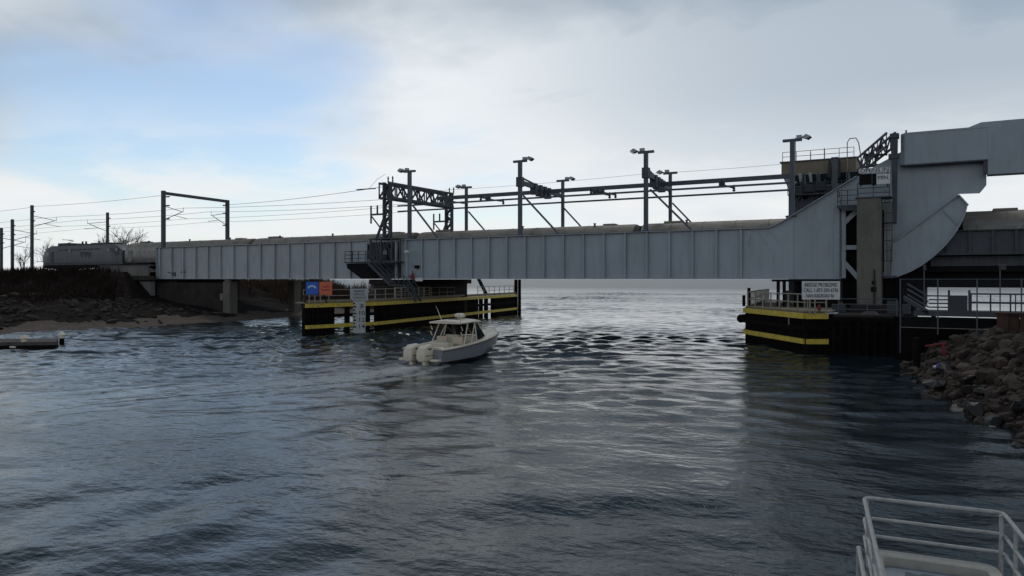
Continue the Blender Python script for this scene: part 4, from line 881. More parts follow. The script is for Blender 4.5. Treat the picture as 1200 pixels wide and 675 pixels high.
# ================================================================== STAIRS AND PLATFORM AT THE JOINT
py0, py1 = YN-1.7, YN-.32
pz = onY(430, 306.5, py0).z
q0, q1 = xat(403.5, py0), xat(464, py0)
pt = thing('access_platform', 'dark railed steel platform hung on the girder beside the stairs', 'platform', (q0, py0, pz))
P('deck', MB().box((q0, py0, pz-.14), (q1, py1, pz)), 'dsteel', pt)
railing(pt, [(q0+.05, py1-.1, pz), (q0+.05, py0+.05, pz), (xat(436, py0), py0+.05, pz)], 1.15, .95, 'dsteel', .035, 3)
P('shade_plate', MB().prism([onY(406, 309, py0+.3), onY(440, 309, py0+.3), onY(440, 327, py0+.3), onY(424, 327, py0+.3), onY(406.5, 314, py0+.3)], (0, .25, 0)), 'black', pt)  # black plate stands in for the shadow under the platform
P('joint_shade', MB().box((XA+.05, YN+.3, ZB+.1), (XT-.08, YN+.5, ZT-.2)), 'dsteel', pt)  # dark sheet stands in for the shadowed gap between the spans
rz = ZT+.02
P('canopy', MB().box((xat(432, YN-1.4), YN-1.4, rz), (XT-.06, YN+.6, rz+.1)), 'dkgrey', pt)
for px in (434.5, 446.5, 459, 469): 
    x = xat(px, YN-1.3); P('column', MB().box((x-.08, YN-1.38, pz), (x+.08, YN-1.22, rz-.002)), 'dsteel', pt)
P('column', MB().box((XT-.8, YN-.5, ZB), (XT-.6, YN-.3, rz-.002)), 'girder2', pt)
for px, w_ in ((451, .9), (455, .5), (464, .45)): 
    x = xat(px, YN-.2); P('equipment_box', MB().box((x-w_/2, YN-.15, pz+.35), (x+w_/2, YN+.25, pz+1.0+w_)), 'dkgrey', pt, bevel=.03)
P('lantern', MB().lathe(onY(451.5, 296, YN-.8), [(.12, -.3), (.22, -.2), (.22, .15), (.1, .3)], 8), 'lampg', pt)
for i in range(5):
    a = onY(438+i*3, 283, YN-1.1); b = onY(440+i*4, 305, YN-1.1); P('cable', MB().tube([a, a.lerp(b, .5)+Vector((.15, -.1, 0)), b], .03, 5), 'black', pt)
st = thing('stairs', 'dark steel stair flight from the platform down to the fender walkway', 'stairs', onY(470, 336, YN-2.2))
def flight(a, b, y, wd, n, mat='dsteel'):
    for s in (0, wd): P('stringer', MB().bar(Vector((a.x, y-s, a.z)), Vector((b.x, y-s, b.z)), .06, .28), mat, st)
    for i in range(n):
        p = a.lerp(b, (i+.5)/n); P('tread', MB().box((p.x-.13, y-wd+.035, p.z), (p.x+.13, y-.035, p.z+.04)), mat, st)
    for s in (0, wd):
        for hh in (.55, 1.05): P('handrail', MB().tube([Vector((a.x, y-s, a.z+hh)), Vector((b.x, y-s, b.z+hh))], .035, 6), 'dsteel', st)
        for f in (.02, .35, .68, .98): p = a.lerp(b, f); P('baluster', MB().tube([(p.x, y-s, p.z), (p.x, y-s, p.z+1.05)], .03, 5), 'dsteel', st)
ys_ = YN-1.75
fa, fb = onY(436, 306.5, ys_), onY(463, 333.5, ys_); flight(fa, fb, ys_, .9, 11)
la0, la1 = fb, onY(479, 333.5, ys_); P('landing', MB().box((la0.x, ys_-1.0, la0.z-.12), (la1.x, ys_, la0.z)), 'dsteel', st)
railing(st, [(la0.x, ys_-.95, la0.z), (la1.x-.6, ys_-.95, la0.z)], 1.05, 1.0, 'dsteel', .03, 2, 'landing_')
fc = Vector((la1.x+1.6, 0, 2.75)); flight(Vector((la1.x, 0, la0.z)), fc, ys_, .9, 8)
for px in (466, 473): x = xat(px, ys_); P('support', MB().tube([(x, ys_-.5, 2.7), (x, ys_-.5, la0.z-.12)], .07, 6), 'dsteel', st)
nl = thing('navigation_light', 'small red navigation light with white plate at the toe of the leaf', 'lamp', onY(484, 327, YN-.5))
c = onY(483.5, 324, YN-.5); P('lamp', MB().lathe(c, [(.05, -.3), (.28, -.28), (.22, .05), (.06, .3), (.05, .6)], 8), 'red', nl); P('plate', MB().box(onY(487, 329.5, YN-.5), onY(495, 325.5, YN-.55)), 'sign', nl); P('bracket', MB().bar(c+Vector((0,0,.3)), c+Vector((0,.5,.3)), .05, .05), 'dsteel', nl)
wl = thing('wall_light', 'small dark light fitting on the first panel of the bascule leaf', 'lamp', onY(488.5, 313, YN-.3)); P('housing', MB().box(onY(485.5, 314.5, YN-.4), onY(491.5, 311.5, YN-.05)), 'black', wl, bevel=.03); P('hood', MB().box(onY(485, 311.4, YN-.5), onY(492, 310.8, YN-.05)), 'dsteel', wl)
lp = thing('lamp_post', 'thin white-capped lamp post beside the stairs at the joint', 'lamp post', onY(477, 327, YN-1.0)); c = onY(477, 296, YN-1.0); P('pole', MB().tube([onY(477, 328, YN-1.0), c], .07, 6), 'girder2', lp); P('lamp', MB().box(c-Vector((.25,.2,.02)), c+Vector((.25,.2,.22))), 'sign', lp, bevel=.03)

# ================================================================== FENDERS
def seg_pts(a, b): d = (b-a); d.z = 0; d.normalize(); return d, Vector((d.y, -d.x, 0))     # direction, right hand normal
def strip(a, b, z0, z1, out, t):   # board along a-b, thickness t outward along normal `out`
    A = [Vector((a.x, a.y, z0)), Vector((b.x, b.y, z0)), Vector((b.x, b.y, z0))+out*t, Vector((a.x, a.y, z0))+out*t]
    return MB().prism(A, (0, 0, z1-z0))
def pile_row(a, b, z0, z1, r, step, inset):
    mb = MB(); n = max(1, int((b-a).length/step))
    for i in range(n+1):
        p = a.lerp(b, i/n)+inset; mb.tube([(p.x, p.y, z0), (p.x, p.y, z1)], r, 7)
    return mb
zl = .62
fpx = [(357.5, 385.3), (442, 380.4), (557, 368), (604, 362.6)]
FN = [onZ(px, py, zl) for px, py in fpx]
UPZ = 2.5
fl = thing('fender', 'black timber channel fender with two yellow rub rails left of the boat', 'fender', (FN[1].x, FN[1].y, 0))
def fpoint(i, px):       # point on segment i seen at pixel px
    a, b = FN[i], FN[i+1]; r = ray(px); d = b-a
    k = (a.x*r[1]-a.y*r[0])/(d.y*r[0]-d.x*r[1]); return a+d*k
for i in range(3):
    a, b = FN[i], FN[i+1]; d, n = seg_pts(a, b)                # n points to the channel / camera side
    P('lower_rub_rail', strip(a, b, zl-.02, zl+.3, n, .25), 'yellow', fl); P('upper_rub_rail', strip(a, b, UPZ, UPZ+.34, n, .25), 'yellow', fl)
    P('wale', strip(a, b, 1.55, 1.85, n, .12), 'timber', fl)
    back = -n*1.5
    P('walkway', MB().prism([Vector((a.x, a.y, UPZ+.36)), Vector((b.x, b.y, UPZ+.36)), Vector((b.x, b.y, UPZ+.36))+back, Vector((a.x, a.y, UPZ+.36))+back], (0, 0, .12)), 'deckw', fl)
    P('edge_timber', strip(a, b, UPZ+.482, UPZ+.66, n, .12), 'deckw', fl)
def wall_between(i, p0, p1, j=None):
    a = fpoint(i, p0); b = fpoint(j if j is not None else i, p1)
    if j is not None and j != i: wall_between(i, p0, fpx[i+1][0]); a = FN[j]
    d, n = seg_pts(a, b); a = a-n*.02; b = b-n*.02
    P('sheeting', strip(a, b, -1.5, UPZ-.005, -n, .5), 'timber', fl)
    P('pile_wall', pile_row(a, b, -1.5, UPZ-.01, .16, .42, n*.02), 'timber', fl, kind='stuff')
a = FN[0]; d, n = seg_pts(FN[0], FN[1])
P('end_return', strip(a, a-n*.5, -1.5, UPZ-.005, d, .4), 'timber', fl)
wall_between(0, 361, 387); wall_between(1, 446, 556); wall_between(2, 579, 602)
def pile(px, i, z1=UPZ+.2, r=.2, name='pile', back=.3):
    p = fpoint(i, px); d, n = seg_pts(FN[i], FN[i+1]); p = p-n*back; return P(name, MB().tube([(p.x, p.y, -1.5), (p.x, p.y, z1)], [r*1.05, r*.95], 10), 'timber', fl, smooth=True)
for px in (391, 409, 433): pile(px, 0, r=.27)
pile(444, 1, r=.24)
for px in (559, 566, 572): pile(px, 2, r=.3); 
for px in (561, 569): pile(px, 2, r=.28, back=1.3)
for px, bk in ((605.2, .1), (607.8, .4), (606.5, -.3)): pile(px, 2, 5.0, .24, 'tall_pile', bk)
for i in (0, 1, 2):
    d, n = seg_pts(FN[i], FN[i+1]); a = FN[i].copy(); b = FN[i+1].copy()
    if i == 1: b = fpoint(1, 543)
    if i == 2: a = fpoint(2, 562)
    a = a-n*.25; b = b-n*.25; a.z = b.z = UPZ+.48
    railing(fl, [a, b], 1.1, 2.4 if i == 0 else 2.0, 'rail', .035, 2)
for px0, px1 in ((462, 478), (490, 503)):     # gates of pale railing nearer the stairs
    a, b = fpoint(1, px0), fpoint(1, px1); a.z = b.z = UPZ+.48; d, n = seg_pts(a, b); railing(fl, [a+n*.05, b+n*.05], 1.2, 1.2, 'rail', .05, 3, 'gate_')
P('bollard', MB().lathe((FN[0].x, FN[0].y, UPZ+.48), [(.16, 0), (.16, .4), (.24, .5), (.24, .62), (.1, .72)], 8), 'rust', fl)
# far stair on the fender
c0_, c1_ = fpoint(2, 563), fpoint(2, 572); 
P('far_stair', MB().bar(c0_+Vector((-1, 1, 4.6)), c1_+Vector((-.5, .5, 2.3)), .5, .12), 'dsteel', fl)

# ---- right fender
R0, R1, R2 = onZ(969.5, 403, zl), onZ(944, 403, zl), onZ(874, 391, zl)
R3 = Vector((R2.x-2.6, R2.y+22, zl))
fr_ = thing('fender', 'black timber channel fender with yellow rub rails in front of the tower', 'fender', (R1.x, R1.y, 0))
RN = [R3, R2, R1, R0]; UR = 2.34
for i in range(3):
    a, b = RN[i], RN[i+1]; d = (b-a).normalized(); n = Vector((d.y, -d.x, 0)); n = -n if i < 99 and n.dot(Vector((-.5, -1, 0))) < 0 else n
    P('lower_rub_rail', strip(a, b, zl, zl+.34, n, .22), 'yellow', fr_); P('upper_rub_rail', strip(a, b, UR, UR+.36, n, .22), 'yellow', fr_)
    P('sheeting', strip(a-n*.1, b-n*.1, -1.5, UR-.004, -n, .4), 'timber', fr_); P('pile_wall', pile_row(a, b, -1.5, UR-.02, .15, .4, -n*.12), 'timber', fr_, kind='stuff'); P('wale', strip(a, b, 1.5, 1.8, n, .1), 'timber', fr_)
    P('edge_timber', strip(a, b, UR+.363, UR+.55, -n, .3), 'deckw', fr_)
    a2, b2 = a-n*.15, b-n*.15; a2.z = b2.z = UR+.55; railing(fr_, [a2, b2], 1.12, 1.5, 'rail', .045, 2)
P('walkway', MB().prism([Vector((p.x, p.y, UR+.365)) for p in (R3, R2, R1, R0, Vector((R0.x+.5, R3.y, 0)))], (0, 0, .1)), 'deckw', fr_)
for px in (874, 880): 
    p = onZ(px, 391, zl); P('cleat_post', MB().tube([(p.x-.2, p.y+.2, UR+.5), (p.x-.2, p.y+.2, UR+(1.4 if px < 877 else 2.0))], .13, 8), 'timber', fr_)
P('tyre_buffer', MB().tube([R2+Vector((-.5, .4, 1.2)), R2+Vector((-.3, 1.4, 1.2))], .35, 10), 'timber', fr_)
P('ladder_hook', MB().tube([onZ(925, 372, 2.3)*.999+Vector((0,-.2,0)), onZ(925, 372, 2.3)*.999+Vector((0,-.2,-.7))], .05, 6), 'rail', fr_)
b0, b1 = R0, Vector((xat(1056, 56.5), 56.5, zl))
dw = thing('timber_bulkhead', 'dark timber bulkhead between the right fender and the fence', 'wall', (b0.x, b0.y, 0))
dd = (b1-b0).normalized(); nn = Vector((dd.y, -dd.x, 0)); 
P('sheeting', strip(b0-dd*.1, b1, -1.5, 2.2, -nn, .4), 'timber', dw); P('cap', strip(b0+dd*.0, b1, 2.203, 2.45, nn, .15), 'timber', dw)
for zz in (.9, 1.6): P('wale', strip(b0+dd*.25, b1, zz, zz+.25, nn, .12), 'timber', dw)
P('pile_wall', pile_row(b0+dd*.4, b1, -1.5, 2.19, .17, .5, nn*.05), 'timber', dw, kind='stuff')
P('deck', MB().prism([Vector((b0.x+.3, b0.y+.4, 2.46)), Vector((b1.x, b1.y+.4, 2.46)), Vector((b1.x, 61.5, 2.46)), Vector((b0.x+.3, 61.5, 2.46))], (0,0,.14)), 'concrete_d', dw)
P('back_sheeting', MB().box((R1.x-1.0, 61.0, -1.5), (b1.x, 61.4, 2.45)), 'timber', dw)
railing(dw, [(b0.x+.6, b0.y+.9, 2.6), (b1.x-.3, b1.y+.9, 2.6)], 1.1, 1.7, 'post', .035, 3)
for px, w_, h_ in ((983, .9, .6), (1046, .7, .9), (1062, .5, .7)): 
    p = onY(px, 352, 60.5); P('locker', MB().box((p.x-w_/2, 60.2, 2.6), (p.x+w_/2, 60.8, 2.6+h_)), 'dkgrey', dw, bevel=.03)
P('rubble', MB().prism([(onY(1008, 360, 58).x, 58, 2.6), (onY(1030, 360, 58).x, 58, 2.6), (onY(1025, 360, 58).x, 58, 2.8), (onY(1012, 360, 58).x, 58, 2.78)], (0, .5, 0)), 'conc_l', dw)
# red lamp on the right fender
rl = thing('navigation_light', 'red navigation lamp on the rail of the right fender', 'lamp', onZ(960, 369, 2.7)); c = atD(960, 360.5, 51.5)
P('pole', MB().tube([(c.x, c.y, 2.85), c-Vector((0,0,.2))], .06, 6), 'dsteel', rl); P('lamp', MB().lathe(c, [(.06, -.18), (.13, -.14), (.13, .1), (.05, .2)], 10), 'red', rl)
# open shelter under the girder
shx0, shx1 = xat(906, 65.2), xat(982, 65.2)
sh = thing('shelter', 'low dark open shelter on the fender deck under the bridge girder', 'shelter', (shx0, 66, 2.8))
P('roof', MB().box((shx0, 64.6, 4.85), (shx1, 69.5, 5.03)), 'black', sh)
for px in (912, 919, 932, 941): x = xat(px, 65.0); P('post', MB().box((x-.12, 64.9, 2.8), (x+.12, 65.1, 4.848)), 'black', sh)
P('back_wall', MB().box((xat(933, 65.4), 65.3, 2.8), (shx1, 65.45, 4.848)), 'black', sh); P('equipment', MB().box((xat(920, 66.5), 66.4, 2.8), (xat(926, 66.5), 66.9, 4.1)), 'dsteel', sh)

# ================================================================== SIGNS
camr = Vector((CR, SR, 0))
def sign_board(t, D, a, b, c, d, mat, name='panel', th=.05, dd_=0.0):
    """board facing the channel, pixel box a,b,c,d at depth D"""
    p00, p10, p11, p01 = (atD(a, d, D), atD(c, d, D), atD(c, b, D), atD(a, b, D)); fw = Vector((-SR, CR, 0))
    return P(name, MB().prism([p00+fw*dd_, p10+fw*dd_, p11+fw*dd_, p01+fw*dd_], fw*th), mat, t)
def tD(t, body, px, py, D, hpx, wpx, mat='signtxt', bold=0.0):
    return text_part('lettering', body, hpx*D/FPX*1.38, atD(px, py, D-.012), camr, (0,0,1), mat, t, width=wpx*D/FPX, bold=bold)
s1 = thing('bridge_problem_sign', 'white sign with a phone number on the right fender railing', 'sign', onZ(962, 369, 2.7))
Ds = 51.4
sign_board(s1, Ds, 940, 329.5, 984.5, 351, 'sign')
tD(s1, 'BRIDGE PROBLEMS?', 962, 334, Ds, 4.6, 38); tD(s1, 'CALL 1-877-509-6736', 962, 340.3, Ds, 4.6, 40.5); tD(s1, 'NAN RAILROAD Br.', 961.5, 346.8, Ds, 4.2, 33)
for px in (949, 955, 968): P('support', MB().tube([atD(px, 369, Ds+.2), atD(px, 345, Ds+.2)], .05, 6), 'rail', s1)
Dg = fpoint(0, 420); Dg = Dg.y*CR-Dg.x*SR-.75
s2 = thing('clearance_gauge', 'white vertical clearance gauge board marked 8 to 14 on the left fender', 'gauge', atD(420.5, 393, Dg))
sign_board(s2, Dg, 413.5, 353, 428, 397, 'gauge', 'board', .12)
for k, py in enumerate((359, 367, 375, 382.7)): tD(s2, ('8', '10', '12', '14')[k], 424.3, py, Dg, 5.2, 3.6 if k == 0 else 6.4, bold=.004)
for k in range(8):
    py = 355.6+k*3.93; sign_board(s2, Dg-.015, 413.6, py-.9, 417.4 if k % 2 else 416, py+.9, 'signtxt', 'tick', .012)
s3 = thing('clearance_sign', 'white sign reading MINIMUM VERTICAL CLEARANCE above the gauge', 'sign', atD(420.5, 352.6, Dg))
sign_board(s3, Dg, 410.3, 338.4, 431.3, 352.4, 'gauge', 'panel', .06)
for k, tx in enumerate(('MINIMUM', 'VERTICAL', 'CLEARANCE')): tD(s3, tx, 421, 341.3+k*3.8, Dg, 2.5, (12.5, 13.5, 16)[k], bold=0.0)
P('support', MB().tube([atD(415, 358, Dg+.2), atD(415, 342, Dg+.2)], .06, 6), 'dsteel', s3); P('support', MB().tube([atD(426, 358, Dg+.2), atD(426, 342, Dg+.2)], .06, 6), 'dsteel', s3)
Db = 67.6
s4 = thing('blue_sign', 'blue square sign with a pale curved symbol at the left fender end', 'sign', atD(365, 357, Db))
sign_board(s4, Db, 358.6, 330.3, 373.2, 345.2, 'blue')
arc = [atD(365.6+5.2*math.cos(a), 338.2-4.0*math.sin(a), Db-.012) for a in np.linspace(.15, math.pi-.15, 11)]
ar2 = [atD(365.6+3.6*math.cos(a), 338.6-2.6*math.sin(a), Db-.012) for a in np.linspace(.15, math.pi-.15, 11)]
P('symbol', MB().add(arc+ar2, [(i, i+1, 12+i, 11+i) for i in range(10)]), 'lblue', s4)
for cx_, cy_ in ((360.2, 331.7), (371.4, 331.7), (360.2, 343.8), (371.4, 343.8)): P('corner_mark', MB().add([atD(cx_-1, cy_-1, Db-.011), atD(cx_+1, cy_-1, Db-.011), atD(cx_+1, cy_+1, Db-.011), atD(cx_-1, cy_+1, Db-.011)], [(0,1,2,3)]), 'blue', s4)
for px in (362.5, 369): P('support', MB().tube([atD(px, 357, Db+.15), atD(px, 340, Db+.15)], .05, 6), 'rail', s4)
s5 = thing('orange_sign', 'orange square sign with two dark lines of lettering next to the blue sign', 'sign', atD(381.5, 357, Db))
sign_board(s5, Db, 374.2, 330.3, 389, 345.6, 'orange')
for (a, b, c_, d_) in ((378, 335.2, 386, 336.9), (376.2, 339.0, 387, 340.7)): # two rows too small to read
    n_ = 5; sw = (c_-a)/n_
    for i in range(n_): P('lettering', MB().add([atD(a+sw*i+.15, b, Db-.012), atD(a+sw*(i+1)-.2, b, Db-.012), atD(a+sw*(i+1)-.2, d_, Db-.012), atD(a+sw*i+.15, d_, Db-.012)], [(3,2,1,0)]), 'dorange', s5)
P('support', MB().tube([atD(375.5, 357, Db+.15), atD(375.5, 340, Db+.15)], .05, 6), 'rail', s5); P('brace', MB().bar(atD(379, 345, Db+.2), atD(383, 355, Db+.2), .1, .1), 'black', s5)

# ================================================================== MOTOR BOAT
BL = 9.3; BW = 1.5
bo_rot = math.atan2(BOAT_DIR.y, BOAT_DIR.x)
bt = thing('motor_boat', 'white hardtop motor boat with twin outboards heading under the bridge', 'boat', (BOAT.x+BOAT_DIR.x*.5, BOAT.y+BOAT_DIR.y*.5, 0.02), rot=bo_rot); bt.scale = (.9, 1, 1)
def hb(t): return BW*(1 if t < .45 else math.sqrt(max(0, 1-((t-.45)/.56)**2.3)))*(.93+.07*min(1, t/.2))
def sheer(t): return .88+.62*t**1.7
def hull_ring(t):
    x = t*BL; b = max(hb(t), .03); s = sheer(t); ck = .12+.55*max(0, t-.45)**1.5*2.2; cb = b*(.92-.35*max(0, t-.5)); kz = -.38+1.5*max(0, t-.72)**1.5*3.0; rk = .55*max(0, t-.6)*1.2
    return [(x-rk*0, 0, kz), (x, -cb*.55, kz+(ck-kz)*.55), (x, -cb, ck), (x+rk*.25, -b*.985, (ck+s)/2), (x+rk*.6, -b, s)]
ts = [0, .08, .2, .32, .45, .56, .66, .75, .83, .9, .95, .985, 1]
rg_ = [hull_ring(t) for t in ts]
full = [r+[(p[0], -p[1], p[2]) for p in r[:0:-1]] for r in rg_]
hm = MB().loft([[*r] for r in full], closed=True, caps=False)
# remove the top (sheer to sheer) faces: build open loops instead
hm = MB(); nR_ = 9
def open_ring(t): r = hull_ring(t); return [(p[0], -p[1], p[2]) for p in r[::-1]]+r[1:]
hm.loft([open_ring(t) for t in ts], closed=False, caps=False); hm.add(open_ring(0), [tuple(range(9))])
P('hull', hm, 'hullgrey', bt, smooth=True)
def cap_ring(t, inn=.22):
    x, b, s = t*BL+.55*max(0, t-.6)*1.2*.6, max(hb(t), .03), sheer(t); return x, b, s, max(b-inn, .01)
for sg in (-1, 1):
    g = MB(); g.loft([[(x, sg*(b+.03), s-.05), (x, sg*(b+.03), s+.02), (x, sg*(b-.05), s+.07), (x, sg*bi, s+.06), (x, sg*bi, s-.03)] for x, b, s, bi in (cap_ring(t) for t in ts[:-1])], closed=True); P('gunwale', g, 'gel', bt, smooth=True)
    l = MB(); l.loft([[(x, sg*bi, s+.0), (x, sg*(bi-.02), .42)] for x, b, s, bi in (cap_ring(t) for t in ts[:6])], closed=False, caps=False); P('liner', l, 'cream', bt)
tsd = [t for t in ts if t >= .56]
fd = MB(); fd.loft([[(x, -bi-.02, s+.04), (x, -bi*.5, s+.12), (x, 0, s+.15), (x, bi*.5, s+.12), (x, bi+.02, s+.04)] for x, b, s, bi in (cap_ring(t) for t in tsd)], closed=False, caps=False); P('foredeck', fd, 'gel', bt, smooth=True)
x56 = .56*BL
P('bulkhead', MB().add([(x56, -hb(.56)+.2, .4), (x56, hb(.56)-.2, .4), (x56, hb(.56)-.2, sheer(.56)+.05), (x56, 0, sheer(.56)+.15), (x56, -hb(.56)+.2, sheer(.56)+.05)], [(0,1,2,3,4)]), 'cream', bt)
P('sole', MB().prism([(t*BL, -hb(t)+.2, .40) for t in ts[:6]]+[(t*BL, hb(t)-.2, .40) for t in ts[5::-1]], (0,0,.03)), 'cream', bt)
P('transom', MB().box((.25, -1.25, .42), (.6, 1.25, 1.0)), 'gel', bt, bevel=.08); P('swim_platform', MB().box((-.55, -1.35, .22), (.02, -.85, .34)).box((-.55, .85, .22), (.02, 1.35, .34)).box((-.2, -.84, .22), (.02, .84, .34)), 'gel', bt, bevel=.03)
# windshield, side glass
ws = .84*BL*.78; wz = sheer(.62)+.08; tz = 2.28
fx0, fx1 = 5.0, 6.15
for sg in (-1, 1):
    P('side_glass', MB().prism([(4.75, sg*1.28, wz-.06), (6.15, sg*1.12, wz+.10), (5.25, sg*1.0, tz-.06), (4.9, sg*1.02, tz-.06)], (0, sg*.025, 0)), 'glass', bt)
    P('windshield', MB().prism([(6.17, sg*1.1, wz+.10), (6.42, sg*.03, wz+.17), (5.45, sg*.03, tz-.06), (5.27, sg*.98, tz-.06)], (.03, 0, .01)), 'glass', bt)
    for a, b in (((4.72, sg*1.28, wz-.1), (4.86, sg*1.03, tz)), ((6.18, sg*1.12, wz+.08), (5.26, sg*1.0, tz)), ((3.1, sg*1.2, sheer(.33)), (3.9, sg*1.05, tz-.02)), ((4.0, sg*1.25, sheer(.43)), (4.85, sg*1.04, tz-.02))):
        P('frame_tube', MB().tube([a, b], .04, 6), 'gel', bt, smooth=True)
    P('rod_holder', MB().tube([(3.05, sg*1.12, 1.5), (2.85, sg*1.12, 1.75)], .04, 6).tube([(3.08, sg*1.12, 1.85), (2.88, sg*1.12, 2.1)], .04, 6), 'gel', bt)
for sg in (-1, 1):
    P('rub_rail', MB().tube([(x, sg*(b+.035), s-.07) for x, b, s, bi in (cap_ring(t) for t in ts[:-1])], .03, 6), 'dkgrey', bt, smooth=True)
    P('boot_stripe', MB().loft([[(p[0], sg*(abs(p[1])+.006), p[2]+dz) for dz in (-.02, .07)] for p in (hull_ring(t)[2] for t in ts[:9])], closed=False, caps=False), 'black', bt)
    P('bow_rail', MB().tube([(x-.1, sg*(b-.12), s+.06+(.32 if 0 < i_ < 6 else 0)) for i_, (x, b, s, bi) in enumerate(cap_ring(t) for t in (.62, .66, .72, .79, .86, .92, .96))], .018, 6), 'alu', bt, smooth=True)
    P('fishing_rod', MB().tube([(2.9, sg*1.12, 1.95), (2.5, sg*1.2, 3.0)], [.016, .006], 5), 'black', bt)
P('windshield_post', MB().tube([(6.44, 0, wz+.16), (5.46, 0, tz)], .035, 6), 'gel', bt)
ht = MB().loft([[(x, -w_, z), (x, -w_*.98, z+.07), (x, -w_*.6, z+.15), (x, 0, z+.18), (x, w_*.6, z+.15), (x, w_*.98, z+.07), (x, w_, z), (x, 0, z-.0)] for x, w_, z in ((2.75, 1.15, tz-.02), (2.85, 1.22, tz), (4.2, 1.26, tz+.03), (5.5, 1.18, tz+.02), (5.9, 1.0, tz-.02), (6.0, .8, tz-.04))]); hto = P('hardtop', ht, 'gel', bt, smooth=True)
P('radar_dome', MB().lathe((4.75, 0, tz+.2), [(.12, 0), (.14, .08), (.34, .12), (.36, .2), (.34, .3), (.2, .36), (.02, .37)], 16), 'gel', bt, smooth=True)
P('antenna', MB().tube([(3.9, .9, tz+.15), (3.35, 1.0, tz+1.05)], [.03, .012], 6), 'gel', bt); P('hatch', MB().box((3.8, -.3, tz+.185), (4.3, .3, tz+.21)), 'black', bt)
for y0_, nm in ((.55, 'helm_seat'), (-.6, 'passenger_seat')):
    P(nm, MB().box((3.4, y0_-.38, .44), (4.1, y0_+.38, .98)).box((3.28, y0_-.38, .9), (3.5, y0_+.38, 1.45)), 'cush', bt, bevel=.06)
P('console', MB().box((4.8, .15, .44), (5.2, 1.15, 1.45)).box((4.8, -1.15, .44), (5.2, -.3, 1.4)), 'cream', bt, bevel=.05); P('aft_seat', MB().box((.75, -.9, .44), (1.3, .9, .85)).box((1.9, -.7, .44), (2.7, .7, 1.15)), 'cream', bt, bevel=.07)
for yy in (-.46, .46):
    e = MB().loft([[(x, yy+s*w_, z) for s, z in ((-.6, z0), (-1, z0+.18), (-1, z1-.28), (-.7, z1-.05), (0, z1), (.7, z1-.05), (1, z1-.28), (1, z0+.18), (.6, z0))] for x, w_, z0, z1 in ((-1.0, .17, .36, .82), (-.92, .30, .24, 1.02), (-.5, .38, .20, 1.2), (-.0, .37, .28, 1.22), (.2, .22, .45, 1.05))])
    en = P('outboard', e, 'gel', bt, smooth=True); P('midsection', MB().prism([(-.6, yy-.12, .5), (-.1, yy-.12, .5), (-.2, yy-.12, -.5), (-.55, yy-.12, -.5)], (0, .24, 0)), 'gel', en, bevel=.04)
    P('cowl_vent', MB().box((-.6, yy-.395, .92), (-.3, yy-.35, .99)), 'black', en); P('trim_band', MB().box((-.9, yy-.395, .55), (.05, yy-.35, .58)), 'dkgrey', en)

# ================================================================== FLOATING DOCK
D0, D1 = cw(-33.2, 55.3), cw(-35.0, 58.6); ddir = cw(-1, -.12).normalized()
dk = thing('floating_dock', 'low grey plank floating dock at the left edge', 'dock', (D0.x, D0.y, 0))
P('float', MB().prism([Vector((p.x, p.y, -.25)) for p in (D0, D1, D1+ddir*24, D0+ddir*24)], (0,0,.5)), 'timber', dk)
P('fascia', MB().prism([Vector((p.x, p.y, .252)) for p in (D0, D1, D1+ddir*24, D0+ddir*24)], (0,0,.2)), 'dock', dk)
wv = (D1-D0)
for i in range(40): 
    a = D0+ddir*(.02+i*.6); P('plank', MB().prism([Vector((p.x, p.y, .454)) for p in (a, a+wv, a+wv+ddir*.57, a+ddir*.57)], (0,0,.04)), 'dock', dk)
for f, g, lab in ((.3, .1, ''), (-.25, 1.0, '')):
    c = D0+wv*g+ddir*f*1.0 if g > .5 else D0+ddir*2.2+wv*.06
    P('pile_cap', MB().lathe((c.x, c.y, .5), [(.2, 0), (.2, .25), (.32, .26), (.02, .55)], 10), 'gel', dk); P('pile', MB().tube([(c.x, c.y, -2), (c.x, c.y, .55)], .18, 8), 'timber', dk)
P('cleat_plate', MB().box(atD(11, 407.5, 53.6), atD(18.5, 406, 53.55)), 'gel', dk)

# ================================================================== RIGHT BANK: fence, walkway, debris
FY = 48.0
fe = thing('chain_link_fence', 'tall chain link fence on top of the riprap bank', 'fence', (xat(1055, FY), FY, 2.3))
fxs = [xat(p, FY) for p in (1055, 1099, 1145, 1197)]; fxs += [fxs[-1]+2.1*k for k in range(1, 8)]
for i, x in enumerate(fxs): P('post', MB().tube([(x, FY, .9 if i == 0 else 2.0), (x, FY, 5.08)], .035, 7), 'post', fe)
P('top_rail', MB().tube([(fxs[0], FY, 5.05), (fxs[-1], FY, 5.05)], .025, 6), 'post', fe); P('bottom_wire', MB().tube([(fxs[0], FY, 2.35), (fxs[-1], FY, 2.35)], .015, 5), 'rail', fe)
mesh = MB(); W_ = fxs[-1]-fxs[0]; Hh = 2.68; x = -Hh
while x < W_:
    a0 = max(x, 0); a1 = min(x+Hh, W_)
    if a1 > a0:
        mesh.bar((fxs[0]+a0, FY+.05, 2.36+(a0-x)), (fxs[0]+a1, FY+.05, 2.36+(a1-x)), .0042, .0042); mesh.bar((fxs[0]+a0, FY+.06, 2.36+Hh-(a0-x)), (fxs[0]+a1, FY+.06, 2.36+Hh-(a1-x)), .0042, .0042)
    x += .12
P('chain_link', mesh, 'dkgrey', fe, kind='stuff')
WY = 50.6
wk_ = thing('boardwalk', 'dark railed boardwalk behind the fence at right', 'walkway', (xat(1070, WY), WY, 3.2))
wx0, wx1 = xat(1071, WY), 24
P('deck', MB().box((wx0, WY, 2.9), (wx1, WY+2.2, 3.2)), 'dsteel', wk_)
